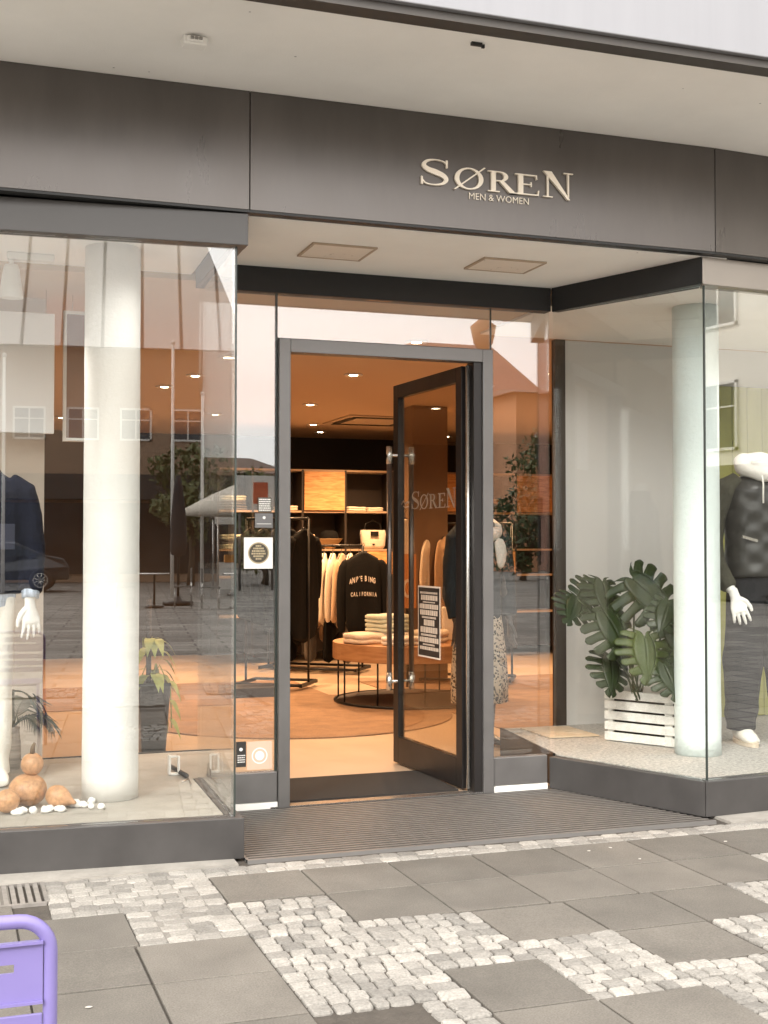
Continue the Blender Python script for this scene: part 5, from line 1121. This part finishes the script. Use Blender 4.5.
for p in range(1): q.box(-.35,-.3,-.0,.0,1.1,1.2)
q.build('side_window',mat('car_glass',(.02,.025,.03),.05),t)
for x in (-1.3,1.3):
    for s_ in (1,-1):
        w=MB(Matrix.Translation((x,s_*.80,.33))@Matrix.Rotation(PI/2,4,'X')); w.lathe([(.20,-.10),(.30,-.11),(.33,-.07),(.33,.07),(.30,.11),(.20,.10)],n=28); ty=w.build('wheel',mat('tyre',(.02,.02,.02),.8),t)
        w=MB(Matrix.Translation((x,s_*.80,.33))@Matrix.Rotation(PI/2,4,'X'))
        for k in range(9): a=2*PI*k/9; w.tube([(0,0,-.105*s_),(.20*math.cos(a),.20*math.sin(a),-.10*s_)],.018,6)
        w.lathe([(.04,-.11),(.04,.11)],n=12); w.tube([(.20*math.cos(2*PI*k/24),.20*math.sin(2*PI*k/24),-.10*s_) for k in range(24)],.02,6,closed=True); ORG[ty.name]=Vector((0,0,0)); w.build('rim',M_steel,ty)
for s_ in (1,-1): q=MB(); q.cbox((-2.05,s_*.62,.74),(.12,.3,.12)); q.build('headlight',M_steel,t,bevel=.02)
# street lamp + advertising sign
t=localthing('street_lamp','slim street lamp with lantern head on the plaza before the pink house','street lamp',(15.6,-22.5,0)); t.scale=(1.35,1.35,1.33)
q=MB(); q.tube([(0,0,0),(0,0,.8),(0,0,5.6)],[.09,.06,.045],12); q.build('pole',M_greyc,t); q=MB(); q.lathe([(.08,5.5),(.22,5.7),(.30,6.1),(.12,6.25),(.04,6.4)],n=16); q.build('lantern',W_or,t)
t=localthing('info_board','white information board with red picture beside the plaza bushes','sign',(8.8,-24,0))
q=MB(); q.box(-.6,.6,-.04,.04,2.35,3.45); q.build('board',M_white,t); q=MB(); q.box(-.1,.35,.041,.05,2.6,3.25); q.build('picture',mat('red_print',(.6,.12,.05),.5),t)
for s_ in (1,-1): q=MB(); q.tube([(s_*.5,0,0),(s_*.5,0,2.35)],.04,8); q.build('post',M_greyc,t)
# ------------------------------------------------------------------ light, sky
w=bpy.data.worlds.new('World'); sc.world=w; w.use_nodes=True; nt=w.node_tree; N=nt.nodes; L=nt.links
bg=N['Background']; sky=N.new('ShaderNodeTexSky'); sky.sky_type='NISHITA'; sky.sun_disc=False
SE,SR=R(36),R(222)
sky.sun_elevation=SE; sky.sun_rotation=SR; sky.dust_density=4; sky.ozone_density=.6; sky.air_density=1.0
tc=N.new('ShaderNodeTexCoord'); no=N.new('ShaderNodeTexNoise'); no.inputs['Scale'].default_value=2.2; no.inputs['Detail'].default_value=7; mp=N.new('ShaderNodeMapping'); mp.inputs['Scale'].default_value=(1,1,2.5)
L.new(tc.outputs['Generated'],mp.inputs[0]); L.new(mp.outputs[0],no.inputs['Vector'])
rmp=N.new('ShaderNodeMapRange'); rmp.inputs['From Min'].default_value=.35; rmp.inputs['From Max'].default_value=.62; rmp.inputs['To Min'].default_value=.72; rmp.inputs['To Max'].default_value=.97; L.new(no.outputs[0],rmp.inputs[0])
mx=N.new('ShaderNodeMix'); mx.data_type='RGBA'
dt=N.new('ShaderNodeVectorMath'); dt.operation='DOT_PRODUCT'; az=R(222); dt.inputs[1].default_value=(math.sin(az)*math.cos(SE),math.cos(az)*math.cos(SE),math.sin(SE)); L.new(tc.outputs['Generated'],dt.inputs[0])
gm=N.new('ShaderNodeMapRange'); gm.interpolation_type='SMOOTHSTEP'; gm.inputs['From Min'].default_value=-.5; gm.inputs['From Max'].default_value=1; gm.inputs['To Min'].default_value=.8; gm.inputs['To Max'].default_value=2.7; L.new(dt.outputs['Value'],gm.inputs[0])
cv=N.new('ShaderNodeVectorMath'); cv.operation='SCALE'; cv.inputs[0].default_value=(13.2,12.9,12.5); L.new(gm.outputs[0],cv.inputs['Scale']); L.new(cv.outputs[0],mx.inputs['B'])
L.new(rmp.outputs[0],mx.inputs['Factor']); L.new(sky.outputs[0],mx.inputs['A']); L.new(mx.outputs['Result'],bg.inputs[0])
bg.inputs['Strength'].default_value=.11
sun=bpy.data.lights.new('sun','SUN'); sun.energy=1.9; sun.angle=R(12); sun.color=(1,.95,.88)
so=bpy.data.objects.new('sun',sun); col.objects.link(so)
az=R(222)   # towards the sun, measured from +Y clockwise
sd_=Vector((math.sin(az)*math.cos(SE),math.cos(az)*math.cos(SE),math.sin(SE))); so.rotation_euler=sd_.to_track_quat('Z','Y').to_euler()
# display window lamps: the track spotlight first, then added spots without a fixture
COOL=(1,.96,.91)
lamp('SPOT','window_spot_lamp',(.285,6.25,2.56),40,COOL,.05,rot=(R(-4),R(-12),0),spot=110,blend=.8)
lamp('SPOT','window_spot_lamp',(1.05,5.62,2.70),7,COOL,.05,rot=(R(8),R(20),0),spot=120,blend=.9)
lamp('SPOT','window_spot_lamp',(4.6,5.80,2.68),22,COOL,.05,rot=(R(12),0,0),spot=120,blend=.9)
lamp('SPOT','window_spot_lamp',(3.60,6.7,2.68),16,COOL,.05,rot=(R(14),R(-12),0),spot=110,blend=.9)
# ------------------------------------------------------------------ camera
cd=bpy.data.cameras.new('camera'); cam=bpy.data.objects.new('camera',cd); col.objects.link(cam); sc.camera=cam
cd.sensor_fit='HORIZONTAL'; cd.sensor_width=36; cd.lens=36*1250/768; cd.clip_start=.05; cd.clip_end=1200
cam.location=(0,0,1.37); cam.rotation_euler=(R(90+1.5),0,R(-19.3))
sc.view_settings.view_transform='Standard'; sc.view_settings.look='None'; sc.view_settings.gamma=1; sc.view_settings.exposure=0.5
cy=sc.cycles; cy.use_denoising=True; cy.max_bounces=12; cy.transparent_max_bounces=32; cy.glossy_bounces=5; cy.diffuse_bounces=4; cy.sample_clamp_indirect=6
try: cy.denoiser='OPENIMAGEDENOISE'
except Exception: pass
